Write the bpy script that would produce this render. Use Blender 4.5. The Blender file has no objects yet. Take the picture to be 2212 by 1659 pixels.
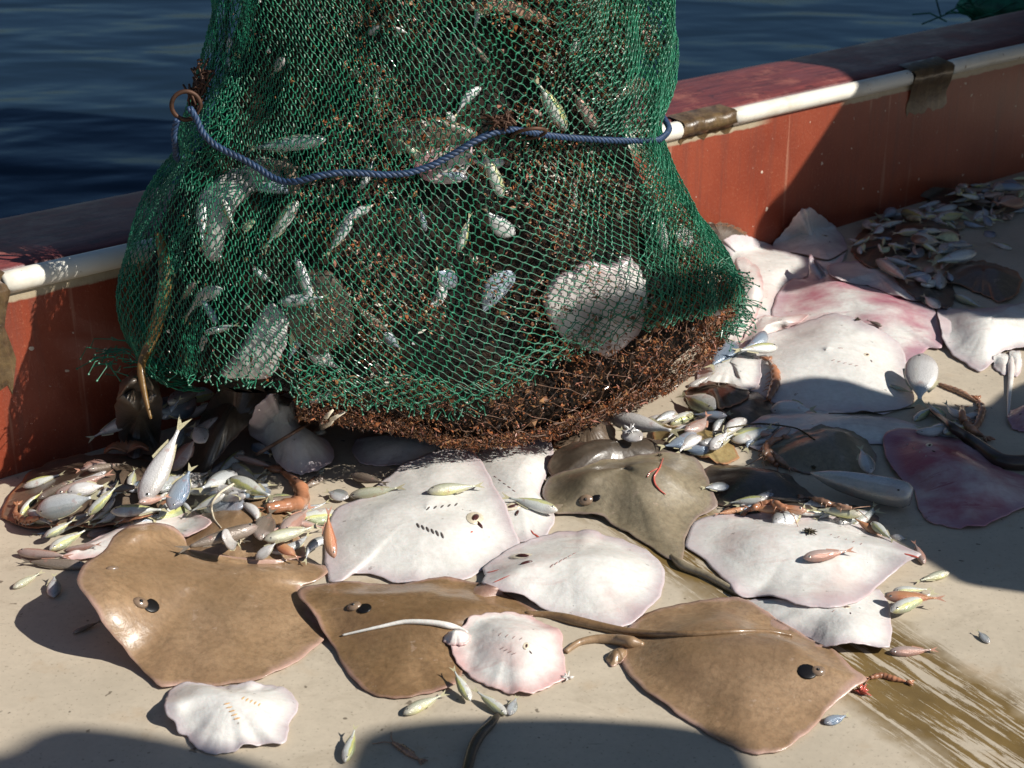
import bpy, bmesh, math, random
import numpy as np
from mathutils import Vector, Matrix
from mathutils.bvhtree import BVHTree
random.seed(7); RNG = np.random.default_rng(7)
SC = bpy.context.scene; COL = SC.collection

# ------------------------------------------------------------------ camera, sky, sun, exposure
CAMH = 1.6; FPX = 3500.0; CX, CY = 1106.0, 829.5
PITCH = math.atan(1535/FPX)
cam_d = bpy.data.cameras.new('camera'); cam = bpy.data.objects.new('camera', cam_d); COL.objects.link(cam)
cam.location = (0, 0, CAMH); cam.rotation_euler = (math.pi/2-PITCH, 0, 0)
cam_d.sensor_width = 36; cam_d.lens = 36*FPX/2212; cam_d.clip_end = 4000; cam_d.clip_start = .05
cam_d.dof.use_dof = True; cam_d.dof.focus_distance = 3.3; cam_d.dof.aperture_fstop = 7.0
SC.camera = cam
SUN_AZ = math.radians(-17); SUN_EL = math.radians(39)
SDIR = Vector((math.cos(SUN_EL)*math.cos(SUN_AZ), math.cos(SUN_EL)*math.sin(SUN_AZ), math.sin(SUN_EL)))
W = bpy.data.worlds.new('World'); SC.world = W; W.use_nodes = True
bg = W.node_tree.nodes['Background']; sky = W.node_tree.nodes.new('ShaderNodeTexSky')
sky.sky_type = 'NISHITA'; sky.sun_disc = False; sky.sun_elevation = SUN_EL; sky.sun_rotation = math.radians(107)
sky.air_density = 1.0; sky.dust_density = .25; sky.ozone_density = 2.0
W.node_tree.links.new(sky.outputs[0], bg.inputs[0]); bg.inputs[1].default_value = .047
sl = bpy.data.lights.new('sun', 'SUN'); sl.energy = 5.0; sl.angle = math.radians(.5); sl.color = (1, .95, .87)
so = bpy.data.objects.new('sun', sl); COL.objects.link(so); so.rotation_euler = SDIR.to_track_quat('Z', 'Y').to_euler()
SC.view_settings.view_transform = 'Standard'; SC.view_settings.look = 'None'; SC.view_settings.exposure = 0.30

# ------------------------------------------------------------------ picture point -> place
FWD = Vector((0, math.cos(PITCH), -math.sin(PITCH))); UPV = Vector((0, math.sin(PITCH), math.cos(PITCH))); RT = Vector((1, 0, 0))
EYE = Vector((0, 0, CAMH))
def rdir(u, v): return RT*((u-CX)/FPX) + UPV*(-(v-CY)/FPX) + FWD
def P(u, v, z=0.0):
    d = rdir(u, v); return EYE + d*((z-CAMH)/d.z)
def proj(p):
    q = Vector(p)-EYE; w = q.dot(FWD); return (CX+FPX*q.dot(RT)/w, CY-FPX*q.dot(UPV)/w)
A0 = P(0, 1035); B0 = P(2212, 370); EW = (B0-A0).normalized(); NW = Vector((EW.y, -EW.x, 0))
def WP(u, v, off=0.0):
    d = rdir(u, v); return EYE + d*((A0+NW*off-EYE).dot(NW)/d.dot(NW))
def smooth(a, b, x):
    t = min(1, max(0, (x-a)/(b-a))); return t*t*(3-2*t)

# ------------------------------------------------------------------ materials
class NT:
    def __init__(s, name):
        s.m = bpy.data.materials.new(name); s.m.use_nodes = True; s.t = s.m.node_tree
        s.b = s.t.nodes['Principled BSDF']; s.tc = s.t.nodes.new('ShaderNodeTexCoord')
    def L(s, a, b): s.t.links.new(a, b)
    def node(s, typ, **k):
        n = s.t.nodes.new(typ)
        for kk, v in k.items(): setattr(n, kk, v)
        return n
    def coord(s, which='Object', scale=(1, 1, 1), rot=(0, 0, 0), loc=(0, 0, 0)):
        mp = s.node('ShaderNodeMapping'); mp.inputs['Scale'].default_value = scale; mp.inputs['Rotation'].default_value = rot
        mp.inputs['Location'].default_value = loc; s.L(s.tc.outputs[which], mp.inputs[0]); return mp.outputs[0]
    def noise(s, scale, detail=4, rough=.55, vec=None, dist=0):
        n = s.node('ShaderNodeTexNoise'); n.inputs['Scale'].default_value = scale; n.inputs['Detail'].default_value = detail
        n.inputs['Roughness'].default_value = rough; n.inputs['Distortion'].default_value = dist
        s.L(vec if vec else s.tc.outputs['Object'], n.inputs['Vector']); return n.outputs['Fac']
    def ramp(s, fac, stops, interp='LINEAR'):
        r = s.node('ShaderNodeValToRGB'); r.color_ramp.interpolation = interp
        el = r.color_ramp.elements
        while len(el) < len(stops): el.new(.5)
        for e, (p, c) in zip(el, stops):
            e.position = p; e.color = (c, c, c, 1) if isinstance(c, (int, float)) else (*c, 1)
        s.L(fac, r.inputs[0]); return r.outputs[0]
    def mix(s, fac, a, b, typ='MIX'):
        n = s.node('ShaderNodeMix', data_type='RGBA', blend_type=typ)
        for sock, v in ((n.inputs[0], fac), (n.inputs[6], a), (n.inputs[7], b)):
            if isinstance(v, (int, float)): sock.default_value = v
            elif isinstance(v, tuple): sock.default_value = (*v, 1)
            else: s.L(v, sock)
        return n.outputs[2]
    def math(s, op, a, b=0.0, clamp=False):
        n = s.node('ShaderNodeMath', operation=op, use_clamp=clamp)
        for sock, v in ((n.inputs[0], a), (n.inputs[1], b)):
            if isinstance(v, (int, float)): sock.default_value = v
            else: s.L(v, sock)
        return n.outputs[0]
    def attr(s, name):
        return s.node('ShaderNodeAttribute', attribute_name=name).outputs
    def sep(s, vec):
        n = s.node('ShaderNodeSeparateXYZ'); s.L(vec, n.inputs[0]); return n.outputs
    def rnd(s): return s.node('ShaderNodeObjectInfo').outputs['Random']
    def bump(s, h, strength=.3, dist=.01):
        n = s.node('ShaderNodeBump'); n.inputs['Strength'].default_value = strength; n.inputs['Distance'].default_value = dist
        s.L(h, n.inputs['Height']); s.L(n.outputs[0], s.b.inputs['Normal'])
    def fin(s, col, rough=.5, metal=0.0, coat=0.0, coatr=.1, sss=0.0):
        for key, v in (('Base Color', col), ('Roughness', rough), ('Metallic', metal), ('Coat Weight', coat)):
            if isinstance(v, (int, float)): s.b.inputs[key].default_value = v
            elif isinstance(v, tuple): s.b.inputs[key].default_value = (*v, 1)
            else: s.L(v, s.b.inputs[key])
        s.b.inputs['Coat Roughness'].default_value = coatr
        if sss:
            s.b.inputs['Subsurface Weight'].default_value = sss; s.b.inputs['Subsurface Scale'].default_value = .01
            s.b.inputs['Subsurface Radius'].default_value = (1, .5, .4)
        return s.m
def plain(name, col, rough=.5, metal=0, coat=0, var=.25, scale=60):
    n = NT(name); f = n.noise(scale, 3)
    c = n.mix(n.ramp(f, [(.3, 0), (.7, 1)]), tuple(x*(1-var) for x in col), tuple(min(1, x*(1+var)) for x in col))
    n.bump(f, .2, .002); return n.fin(c, rough, metal, coat)

def m_deck():
    n = NT('deck_paint'); base = n.noise(3.5, 6, .65)
    c = n.mix(n.ramp(base, [(.3, 0), (.7, 1)]), (.45, .39, .30), (.58, .50, .388))
    fine = n.noise(70, 4, .7); c = n.mix(n.math('MULTIPLY', n.ramp(fine, [(.35, 0), (.75, 1)]), .35), c, (.36, .31, .24))
    rust = n.ramp(n.noise(9, 5, .6, n.coord(loc=(3, 1, 0))), [(.6, 0), (.72, 1)])
    c = n.mix(n.math('MULTIPLY', rust, .3), c, (.36, .22, .10))
    dots = n.ramp(n.noise(38, 2, .5, n.coord(loc=(7, 2, 0))), [(.705, 0), (.74, 1)])
    c = n.mix(n.math('MULTIPLY', dots, .75), c, (.08, .06, .04))
    # scratches
    scr = n.ramp(n.noise(10, 3, .6, n.coord(scale=(1.2, 14, 1), rot=(0, 0, .45))), [(.71, 0), (.75, 1)])
    c = n.mix(n.math('MULTIPLY', scr, .6), c, (.12, .10, .07))
    sm_ = n.ramp(n.noise(5, 6, .75, n.coord(loc=(1, 5, 0)), .8), [(.55, 0), (.72, 1)]); c = n.mix(n.math('MULTIPLY', sm_, .4), c, (.24, .19, .13))
    gr = n.ramp(n.noise(140, 2, .5), [(.64, 0), (.70, 1)]); c = n.mix(n.math('MULTIPLY', gr, .35), c, (.16, .12, .08))
    # worn, scraped band down to the wood (runs from mid right towards the lower right corner)
    p1 = P(1540, 1230); p2 = P(2150, 1640); ang = math.atan2(p2.y-p1.y, p2.x-p1.x)
    v = n.node('ShaderNodeVectorRotate'); v.rotation_type = 'Z_AXIS'; v.inputs['Angle'].default_value = -ang
    v.inputs['Center'].default_value = p1; n.L(n.tc.outputs['Object'], v.inputs['Vector'])
    x, y, z = n.sep(v.outputs[0])
    yy = n.math('SUBTRACT', y, p1.y)
    wob = n.math('MULTIPLY', n.math('SUBTRACT', n.noise(7, 4, .6), .5), .16)
    d = n.math('ABSOLUTE', n.math('ADD', n.math('SUBTRACT', yy, .035), wob))
    band = n.ramp(d, [(.085, 1), (.15, 0)])
    st = n.noise(9, 6, .7, n.coord(scale=(1, 1, 1)), .3)
    mp = n.node('ShaderNodeMapping'); mp.inputs['Scale'].default_value = (2.6, 34, 1); n.L(v.outputs[0], mp.inputs[0])
    st = n.noise(1.5, 7, .74, mp.outputs[0], .12)
    worn = n.math('MULTIPLY', n.ramp(st, [(.45, 0), (.48, 1)]), band)
    wc = n.mix(n.noise(14, 5, .6), (.085, .055, .02), (.27, .18, .065))
    c = n.mix(n.math('MULTIPLY', band, .25), c, (.33, .27, .19))
    c = n.mix(worn, c, wc)
    r = n.mix(worn, n.ramp(base, [(.3, .42), (.7, .62)]), n.ramp(n.noise(12, 4), [(.35, .14), (.65, .5)]))
    n.bump(n.math('ADD', n.math('MULTIPLY', fine, .4), n.math('MULTIPLY', worn, -.8)), .3, .002)
    return n.fin(c, r)
def m_water():
    n = NT('sea_water')
    a = n.noise(.85, 1.5, .4, n.coord(scale=(.75, 1.25, 1), rot=(0, 0, .12)), .6)
    b = n.noise(2.6, 1, .5, n.coord(scale=(.7, 1.2, 1), rot=(0, 0, -.25)), .4)
    n.bump(n.math('ADD', n.math('ADD', a, n.math('MULTIPLY', b, .12)), n.math('MULTIPLY', n.noise(9, 2, .5, n.coord(scale=(.8, 1.3, 1))), .02)), 1.0, .105)
    gl_ = n.node('ShaderNodeBsdfGlossy'); gl_.inputs['Color'].default_value = (.25, .36, .50, 1); gl_.inputs['Roughness'].default_value = .13
    df = n.node('ShaderNodeBsdfDiffuse'); df.inputs['Color'].default_value = (.010, .021, .034, 1)
    fr = n.node('ShaderNodeFresnel'); fr.inputs['IOR'].default_value = 1.33; mx = n.node('ShaderNodeMixShader')
    bn = n.b.inputs['Normal'].links[0].from_socket
    for nd in (gl_, df, fr): n.L(bn, nd.inputs['Normal'])
    n.L(fr.outputs[0], mx.inputs[0]); n.L(df.outputs[0], mx.inputs[1]); n.L(gl_.outputs[0], mx.inputs[2])
    n.L(mx.outputs[0], n.t.nodes['Material Output'].inputs['Surface']); return n.m
def m_wall():
    n = NT('red_bulwark_paint'); x, y, z = n.sep(n.tc.outputs['Object'])
    big = n.noise(4, 5, .6); c = n.mix(n.ramp(big, [(.3, 0), (.7, 1)]), (.20, .034, .015), (.29, .060, .027))
    st = n.noise(1, 5, .7, n.coord(scale=(26, 26, 1.3))); c = n.mix(n.ramp(st, [(.52, 0), (.66, .75)]), c, (.17, .045, .028))
    fi = n.noise(110, 3, .7); c = n.mix(n.ramp(fi, [(.58, 0), (.7, .5)]), c, (.40, .16, .09))
    chips = n.ramp(n.noise(42, 2, .4, n.coord(loc=(4, 0, 2))), [(.715, 0), (.735, 1)])
    c = n.mix(chips, c, (.62, .50, .40))
    # drip streaks, pale
    dr = n.ramp(n.noise(1, 4, .7, n.coord(scale=(17, 17, .8), loc=(5, 0, 0))), [(.60, 0), (.66, .6)]); c = n.mix(dr, c, (.42, .2, .13))
    # bare tan strip under the pipe
    zz = n.math('ADD', z, n.math('MULTIPLY', n.math('SUBTRACT', n.noise(22, 5, .7), .5), .018))
    xx = n.ramp(n.noise(1.1, 2, .5, n.coord(scale=(1, 0, 0), loc=(3.3, 0, 0))), [(.40, 0), (.43, 1)])
    band = n.math('MULTIPLY', n.ramp(zz, [(.392, 0), (.395, 1)]), xx)
    c = n.mix(band, c, n.mix(n.noise(50, 3), (.30, .24, .15), (.50, .42, .30)))
    n.bump(n.math('ADD', n.math('ADD', fi, n.math('MULTIPLY', st, 1.2)), n.math('MULTIPLY', chips, 2)), .4, .003)
    return n.fin(c, .42, 0, .15, .25)
def m_cap():
    n = NT('worn_maroon_paint')
    g = n.noise(1, 7, .75, n.coord(scale=(6, 40, 6), rot=(0, 0, .35)))
    c = n.mix(n.ramp(g, [(.35, 0), (.66, 1)]), (.08, .020, .023), (.21, .050, .045))
    w = n.noise(7, 6, .7); c = n.mix(n.ramp(w, [(.52, 0), (.68, .75)]), c, (.33, .12, .09))
    sp = n.ramp(n.noise(60, 4, .8), [(.66, 0), (.74, 1)]); c = n.mix(n.math('MULTIPLY', sp, .6), c, (.48, .36, .32))
    dk = n.ramp(n.noise(16, 5, .7, n.coord(loc=(2, 9, 0))), [(.6, 0), (.68, 1)]); c = n.mix(n.math('MULTIPLY', dk, .6), c, (.03, .014, .018))
    n.bump(n.math('ADD', g, w), .5, .004)
    return n.fin(c, n.ramp(w, [(.3, .34), (.7, .6)]))
def m_pipe():
    n = NT('white_pipe'); f = n.noise(12, 5, .65)
    c = n.mix(n.ramp(f, [(.5, 0), (.75, .65)]), (.78, .75, .66), (.55, .47, .33))
    sp = n.ramp(n.noise(34, 3, .6, n.coord(loc=(1, 4, 2))), [(.69, 0), (.73, 1)]); c = n.mix(sp, c, (.20, .12, .05))
    n.bump(f, .2, .003); return n.fin(c, .35)
def m_resin():
    n = NT('olive_resin'); f = n.noise(22, 6, .7)
    c = n.mix(n.ramp(f, [(.35, 0), (.65, 1)]), (.05, .028, .014), (.15, .10, .045))
    st = n.noise(1, 4, .6, n.coord(scale=(60, 60, 5))); c = n.mix(n.ramp(st, [(.5, 0), (.7, .5)]), c, (.22, .13, .07))
    n.bump(f, .6, .004); return n.fin(c, .3, 0, .3)
def m_dorsal(nm, c1, c2, rimc, spots=0.0):
    n = NT(nm); at = n.attr('rim')[2]; f = n.noise(7, 6, .6); g = n.noise(90, 4, .7)
    c = n.mix(n.ramp(f, [(.35, 0), (.65, 1)]), c1, c2)
    c = n.mix(n.math('MULTIPLY', n.ramp(g, [(.4, 0), (.7, 1)]), .6), c, tuple(x*.55 for x in c1))
    sc_ = n.ramp(n.noise(8, 4, .65, n.coord(scale=(1, 9, 1), rot=(0, 0, .9), loc=(2, 0, 0))), [(.66, 0), (.72, 1)]); c = n.mix(n.math('MULTIPLY', sc_, .15), c, (.5, .38, .26))
    wr = n.ramp(n.noise(4, 3, .6, None, 1.2), [(.488, 0), (.5, 1), (.512, 0)])
    c = n.mix(n.math('MULTIPLY', wr, .22), c, tuple(x*.45 for x in c1))
    pl = n.ramp(n.noise(26, 4, .7, n.coord(loc=(9, 3, 1))), [(.66, 0), (.72, 1)]); c = n.mix(n.math('MULTIPLY', pl, .35), c, (.55, .42, .33))
    rr = n.math('ADD', at, n.math('MULTIPLY', n.math('SUBTRACT', f, .5), .25))
    c = n.mix(n.ramp(rr, [(.945, 0), (1.0, .6)]), c, rimc)
    c = n.mix(n.ramp(rr, [(.25, .38), (.8, 0)]), c, tuple(x*.45 for x in c1))
    if spots:
        s_ = n.ramp(n.noise(30, 2, .5, n.coord(loc=(2, 2, 2))), [(.62, 0), (.66, 1)]); c = n.mix(n.math('MULTIPLY', s_, spots), c, (.05, .035, .015))
    wr_ = n.noise(17, 3, .6, None, .6); n.bump(n.math('ADD', n.math('ADD', g, n.math('MULTIPLY', f, 2)), n.math('MULTIPLY', wr_, 1.6)), .25, .004)
    return n.fin(c, n.ramp(f, [(.3, .3), (.7, .48)]), 0, .45, .16, .08)
def m_ventral(nm, blotch, amt, dirt=.3, rimc=(.44, .33, .37)):
    n = NT(nm); at = n.attr('rim')[2]; f = n.noise(6, 5, .6, n.coord(loc=(RNG.uniform(0, 9),)*3)); g = n.noise(60, 4, .7)
    c = n.mix(n.ramp(g, [(.3, 0), (.7, 1)]), (.64, .62, .575), (.77, .755, .72))
    c = n.mix(n.ramp(f, [(.60-.25*amt, 0), (.74-.1*amt, min(1, .35+amt))]), c, blotch)
    fib = n.noise(3, 5, .7, n.coord(scale=(2, 16, 2), rot=(0, 0, -.3)), .8); c = n.mix(n.math('MULTIPLY', n.ramp(fib, [(.56, 0), (.7, 1)]), .3+.4*amt), c, tuple(x*.85 for x in blotch))
    d = n.ramp(n.noise(45, 3, .6, n.coord(loc=(3, 8, 2))), [(.69, 0), (.73, 1)]); c = n.mix(n.math('MULTIPLY', d, dirt*2), c, (.10, .08, .05))
    rr = n.math('ADD', at, n.math('MULTIPLY', n.math('SUBTRACT', f, .5), .3))
    c = n.mix(n.ramp(rr, [(.80, 0), (.99, .6)]), c, rimc)
    wr_ = n.noise(24, 3, .6, n.coord(loc=(5, 5, 1)), .6); n.bump(n.math('ADD', n.math('ADD', g, fib), n.math('MULTIPLY', wr_, 1.6)), .24, .004)
    return n.fin(c, .4, 0, .35, .2, .12)
def m_fish(nm, belly, side, stripe, back, metal=.12):
    n = NT(nm); x, y, z = n.sep(n.tc.outputs['Object'])
    r = n.rnd(); ns = n.noise(9, 4, .6); fine = n.noise(60, 2, .6)
    yy = n.math('ADD', n.math('MULTIPLY', y, 3.5), n.math('MULTIPLY', n.math('SUBTRACT', ns, .5), .2)); yy = n.math('ADD', yy, .5)
    c = n.ramp(yy, [(.08, belly), (.38, side), (.56, side), (.63, stripe), (.72, stripe), (.83, back)])
    c = n.mix(n.math('MULTIPLY', n.ramp(fine, [(.4, 0), (.7, 1)]), .35), c, tuple(v*.5 for v in side))
    bl = n.ramp(n.noise(6, 3, .6, n.coord(loc=(4, 1, 1))), [(.6, 0), (.72, .5)]); c = n.mix(bl, c, (.42, .20, .16))
    c = n.mix(n.math('MULTIPLY', r, .35), c, tuple(v*.6 for v in side))
    head = n.ramp(x, [(.26, 0), (.34, .35)]); c = n.mix(head, c, (.34, .27, .25))
    n.bump(fine, .35, .004)
    return n.fin(c, .26, metal, .5, .08)
def m_water_dark(nm, col, rough): return plain(nm, col, rough)

MAT = {}
MAT['deck'] = m_deck(); MAT['water'] = m_water(); MAT['wall'] = m_wall(); MAT['cap'] = m_cap(); MAT['pipe'] = m_pipe(); MAT['resin'] = m_resin()
MAT['brown'] = m_dorsal('ray_back_tan', (.275, .172, .092), (.365, .24, .138), (.50, .32, .28))
MAT['brown2'] = m_dorsal('ray_back_brown', (.20, .118, .056), (.29, .18, .092), (.42, .25, .22))
MAT['olive'] = m_dorsal('ray_back_olive', (.23, .185, .12), (.31, .26, .175), (.26, .18, .17))
MAT['spotty'] = m_dorsal('flatfish_spotted', (.27, .19, .075), (.38, .29, .13), (.42, .16, .08), .8)
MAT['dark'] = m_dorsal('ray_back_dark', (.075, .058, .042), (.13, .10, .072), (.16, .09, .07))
MAT['rusty'] = m_dorsal('flatfish_rust_rim', (.12, .085, .06), (.17, .12, .08), (.42, .15, .06))
MAT['white'] = m_ventral('ray_belly_white', (.58, .50, .48), .10)
MAT['white2'] = m_ventral('ray_belly_pinkish', (.62, .42, .38), .28)
MAT['purple'] = m_ventral('ray_belly_bruised', (.33, .04, .08), 1.6, .5, (.40, .24, .30))
MAT['bruise'] = m_ventral('ray_belly_blotched', (.42, .14, .19), .85)
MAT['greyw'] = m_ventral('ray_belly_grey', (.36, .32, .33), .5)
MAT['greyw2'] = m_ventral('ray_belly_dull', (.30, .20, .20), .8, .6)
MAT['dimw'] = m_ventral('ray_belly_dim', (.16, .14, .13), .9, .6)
MAT['pinkw'] = m_ventral('ray_belly_rosy', (.60, .36, .33), .32, .4, (.55, .28, .27))
MAT['blotch'] = plain('red_flesh', (.50, .10, .07), .35, 0, .4)
MAT['black'] = plain('dark_hole', (.006, .005, .005), .35, 0, .0)
MAT['slit'] = plain('gill_slit_flesh', (.34, .24, .22), .4)
MAT['slitd'] = plain('gill_slit_dark', (.10, .085, .08), .4)
MAT['slito'] = plain('gill_slit_orange', (.62, .38, .18), .4)
MAT['mouth'] = plain('mouth_flesh', (.06, .02, .018), .3)
MAT['eyeb'] = plain('eye_skin', (.22, .15, .10), .25, 0, .6)
MAT['f_yel'] = m_fish('fish_yellow_stripe', (.82, .82, .78), (.72, .74, .68), (.60, .60, .18), (.30, .34, .17))
MAT['f_yel2'] = m_fish('fish_yellow_belly', (.66, .63, .20), (.62, .62, .48), (.52, .54, .40), (.40, .38, .24))
MAT['f_sil'] = m_fish('fish_silver', (.80, .80, .78), (.62, .65, .66), (.44, .46, .44), (.24, .26, .25), .25)
MAT['f_blue'] = m_fish('fish_blue_silver', (.50, .54, .58), (.34, .41, .50), (.26, .33, .42), (.12, .17, .24), .25)
MAT['f_pink'] = m_fish('fish_pink', (.68, .52, .46), (.54, .40, .35), (.52, .27, .20), (.38, .20, .15), .15)
MAT['f_org'] = m_fish('fish_orange', (.58, .34, .20), (.54, .26, .13), (.50, .19, .09), (.36, .13, .07), .05)
MAT['f_brn'] = m_fish('fish_grey_brown', (.36, .30, .24), (.25, .20, .16), (.20, .155, .12), (.13, .10, .08), .1)
MAT['f_wht'] = m_fish('fish_white', (.80, .78, .76), (.72, .70, .68), (.62, .60, .56), (.46, .44, .42), .15)
MAT['s_sil'] = plain('small_fish_silver', (.60, .61, .60), .3, .15, .3, .3, 40); MAT['s_yel'] = plain('small_fish_olive', (.52, .54, .34), .3, .1, .3, .4, 40)
MAT['s_brn'] = plain('small_fish_brown', (.24, .18, .13), .35, 0, .3, .4, 40); MAT['s_pink'] = plain('small_fish_rosy', (.5, .36, .31), .3, 0, .3, .3, 40); MAT['s_blue'] = plain('small_fish_blue', (.34, .40, .47), .3, .1, .3, .3, 40)
MAT['fin'] = plain('fin_membrane', (.46, .42, .27), .4, 0, .2); MAT['finp'] = plain('fin_membrane_rosy', (.45, .24, .17), .4, 0, .2)
MAT['find'] = plain('fin_membrane_dark', (.16, .13, .10), .4, 0, .2)
MAT['eyer'] = plain('fish_eye_ring', (.55, .53, .48), .2, .5)
MAT['net'] = plain('green_twine', (.009, .142, .074), .5, 0, .05, .5, 30)
MAT['neto'] = plain('olive_twine', (.13, .115, .05), .6, 0, .1, .4, 30)
MAT['netb'] = plain('fouled_brown_twine', (.13, .062, .032), .6, 0, .1, .5, 60)
MAT['rope'] = plain('blue_rope_fibre', (.016, .042, .10), .55, 0, 0, .4, 90)
MAT['rust'] = plain('rusted_steel', (.075, .035, .02), .6, .4, 0, .5, 40)
MAT['eel'] = m_dorsal('eel_skin', (.20, .11, .03), (.36, .20, .05), (.2, .1, .03), .9)
MAT['eeld'] = plain('dark_eel_skin', (.055, .032, .022), .3, 0, .4)
MAT['shrimp'] = plain('shrimp_shell', (.36, .16, .085), .3, 0, .5, .4, 30)
MAT['shrimpd'] = plain('shrimp_shell_brown', (.30, .17, .11), .3, 0, .5, .4, 30)
MAT['shade_sheet'] = plain('shade_sheet_grey', (.22, .23, .23), .8); MAT['weed'] = plain('dark_weed', (.07, .055, .03), .7)  # the grey is for the added sheets that block the sun
MAT['gut'] = plain('pale_flesh', (.66, .58, .44), .35, 0, .4)

# ------------------------------------------------------------------ object helpers
def tag(o, label=None, cat=None, group=None, kind=None):
    if label: o['label'] = label
    if cat: o['category'] = cat
    if group: o['group'] = group
    if kind: o['kind'] = kind
    return o
def empty(name, loc=(0, 0, 0), label=None, cat=None, group=None, mat=None):
    o = bpy.data.objects.new(name, None); o.empty_display_size = .02; COL.objects.link(o)
    if mat is not None: o.matrix_world = mat
    else: o.location = loc
    return tag(o, label, cat, group)
def mobj(name, verts, faces, mats, parent=None, smoothit=True, fmat=None, attr=None, loc=None):
    me = bpy.data.meshes.new(name)
    vv = verts if loc is None else [Vector(v)-Vector(loc) for v in verts]
    me.from_pydata([tuple(v) for v in vv], [], faces)
    for m in (mats if isinstance(mats, (list, tuple)) else [mats]): me.materials.append(m)
    if smoothit: me.polygons.foreach_set('use_smooth', [True]*len(me.polygons))
    if fmat is not None: me.polygons.foreach_set('material_index', fmat)
    if attr:
        for k, vals in attr.items():
            a = me.attributes.new(k, 'FLOAT', 'POINT'); a.data.foreach_set('value', vals)
    me.update()
    o = bpy.data.objects.new(name, me); COL.objects.link(o)
    if parent: o.parent = parent
    elif loc is not None: o.location = loc
    return o
def tube(path, radii, seg=8, cap=True):
    """verts, faces of a tube along a path"""
    V, F = [], []; n = len(path); up = Vector((0, 0, 1)); prevx = None
    for i, p in enumerate(path):
        p = Vector(p); t = (Vector(path[min(i+1, n-1)])-Vector(path[max(i-1, 0)]))
        t = t.normalized() if t.length > 1e-9 else Vector((1, 0, 0))
        x = prevx if prevx is not None else t.cross(up if abs(t.z) < .9 else Vector((1, 0, 0)))
        x = (x-t*x.dot(t)).normalized(); prevx = x; y = t.cross(x)
        r = radii[i] if hasattr(radii, '__len__') else radii
        for k in range(seg):
            a = 2*math.pi*k/seg; V.append(p+x*(r*math.cos(a))+y*(r*math.sin(a)))
    for i in range(n-1):
        for k in range(seg):
            a = i*seg+k; b = i*seg+(k+1) % seg; F.append((a, b, b+seg, a+seg))
    if cap:
        F.append(tuple(range(seg-1, -1, -1))); F.append(tuple((n-1)*seg+k for k in range(seg)))
    return V, F
def crom(pts, n, closed=False):
    pts = [np.array(p, float) for p in pts]; m = len(pts); out = []
    seglen = []
    cnt = m if closed else m-1
    for i in range(cnt): seglen.append(np.linalg.norm(pts[(i+1) % m]-pts[i])+1e-9)
    tot = sum(seglen); cum = np.concatenate([[0], np.cumsum(seglen)])
    for k in range(n):
        s = tot*k/(n if closed else n-1); i = min(np.searchsorted(cum, s, 'right')-1, cnt-1); t = (s-cum[i])/seglen[i]
        g = (lambda j: pts[j % m]) if closed else (lambda j: pts[min(max(j, 0), m-1)])
        p0, p1, p2, p3 = g(i-1), g(i), g(i+1), g(i+2)
        q = .5*((2*p1)+(-p0+p2)*t+(2*p0-5*p1+4*p2-p3)*t*t+(-p0+3*p1-3*p2+p3)*t**3)
        out.append(.7*q+.3*(p1*(1-t)+p2*t))
    return out
TREES = []
def add_tree(V, F, solid=True): TREES.append(BVHTree.FromPolygons([tuple(v) for v in V], F))
def cast(u, v, off_z=0.0):
    d = rdir(u, v).normalized(); best = None
    for t in TREES:
        h = t.ray_cast(EYE, d)
        if h[0] is not None and (best is None or h[3] < best[2]): best = (h[0], h[1], h[3])
    if best is None: return P(u, v), Vector((0, 0, 1))
    n = best[1]
    if n.dot(d) > 0: n = -n
    return best[0], n

# ------------------------------------------------------------------ setting: deck, water, bulwark
me_v = [(-6, -4, 0), (9, -4, 0), (9, 12, 0), (-6, 12, 0)]
# deck polygon ends at the bulwark line
q0 = A0+EW*-6; q1 = A0+EW*9; c1 = q0-NW*.03; c2 = q1-NW*.03
deck_v = [tuple(c1), tuple(q0+NW*9), tuple(q1+NW*9), tuple(c2)]
deck = mobj('deck', deck_v, [(0, 1, 2, 3)], MAT['deck']); tag(deck, 'tan painted boat deck with stains and a scraped worn band', kind='structure')
add_tree(deck_v, [(0, 1, 2, 3)])
water = mobj('water', [(-900, -300, -1.25), (900, -300, -1.25), (900, 1500, -1.25), (-900, 1500, -1.25)], [(0, 1, 2, 3)], MAT['water']); tag(water, 'dark blue rippled sea beyond the bulwark', kind='structure')

# bulwark frame: local x along it, y outward, z up
bw = empty('bulwark', tuple(A0), 'red painted boat bulwark with maroon top and white pipe edging', 'bulwark')
bw.rotation_euler = (0, 0, math.atan2(EW.y, EW.x))
BM = Matrix.Translation(A0) @ Matrix.Rotation(math.atan2(EW.y, EW.x), 4, 'Z'); BI = BM.inverted()
def s_of(u, v): return (BI @ WP(u, v)).x
def grid(nx, ny, fn):
    V = [fn(i/(nx-1), j/(ny-1)) for j in range(ny) for i in range(nx)]
    F = [(j*nx+i, j*nx+i+1, (j+1)*nx+i+1, (j+1)*nx+i) for j in range(ny-1) for i in range(nx-1)]
    return V, F
def extr_profile(prof, x0, x1, nx, wob=0.0):
    """closed profile in (y,z) swept along x"""
    V, F = [], []; m = len(prof)
    for i in range(nx):
        x = x0+(x1-x0)*i/(nx-1)
        for (y, z) in prof:
            w = wob*(math.sin(x*3.1+y*5)+.6*math.sin(x*7.7+1)+.3*math.sin(x*19))
            V.append((x, y+w, z+w*.35))
    for i in range(nx-1):
        for k in range(m): a = i*m+k; b = i*m+(k+1) % m; F.append((a, b, b+m, a+m))
    F.append(tuple(range(m))[::-1]); F.append(tuple((nx-1)*m+k for k in range(m)))
    return V, F
X0, X1 = -4.5, 8
V, F = extr_profile([(0, -.02), (0, .434), (.05, .434), (.05, -.02)], X0, X1, 2)
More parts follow.
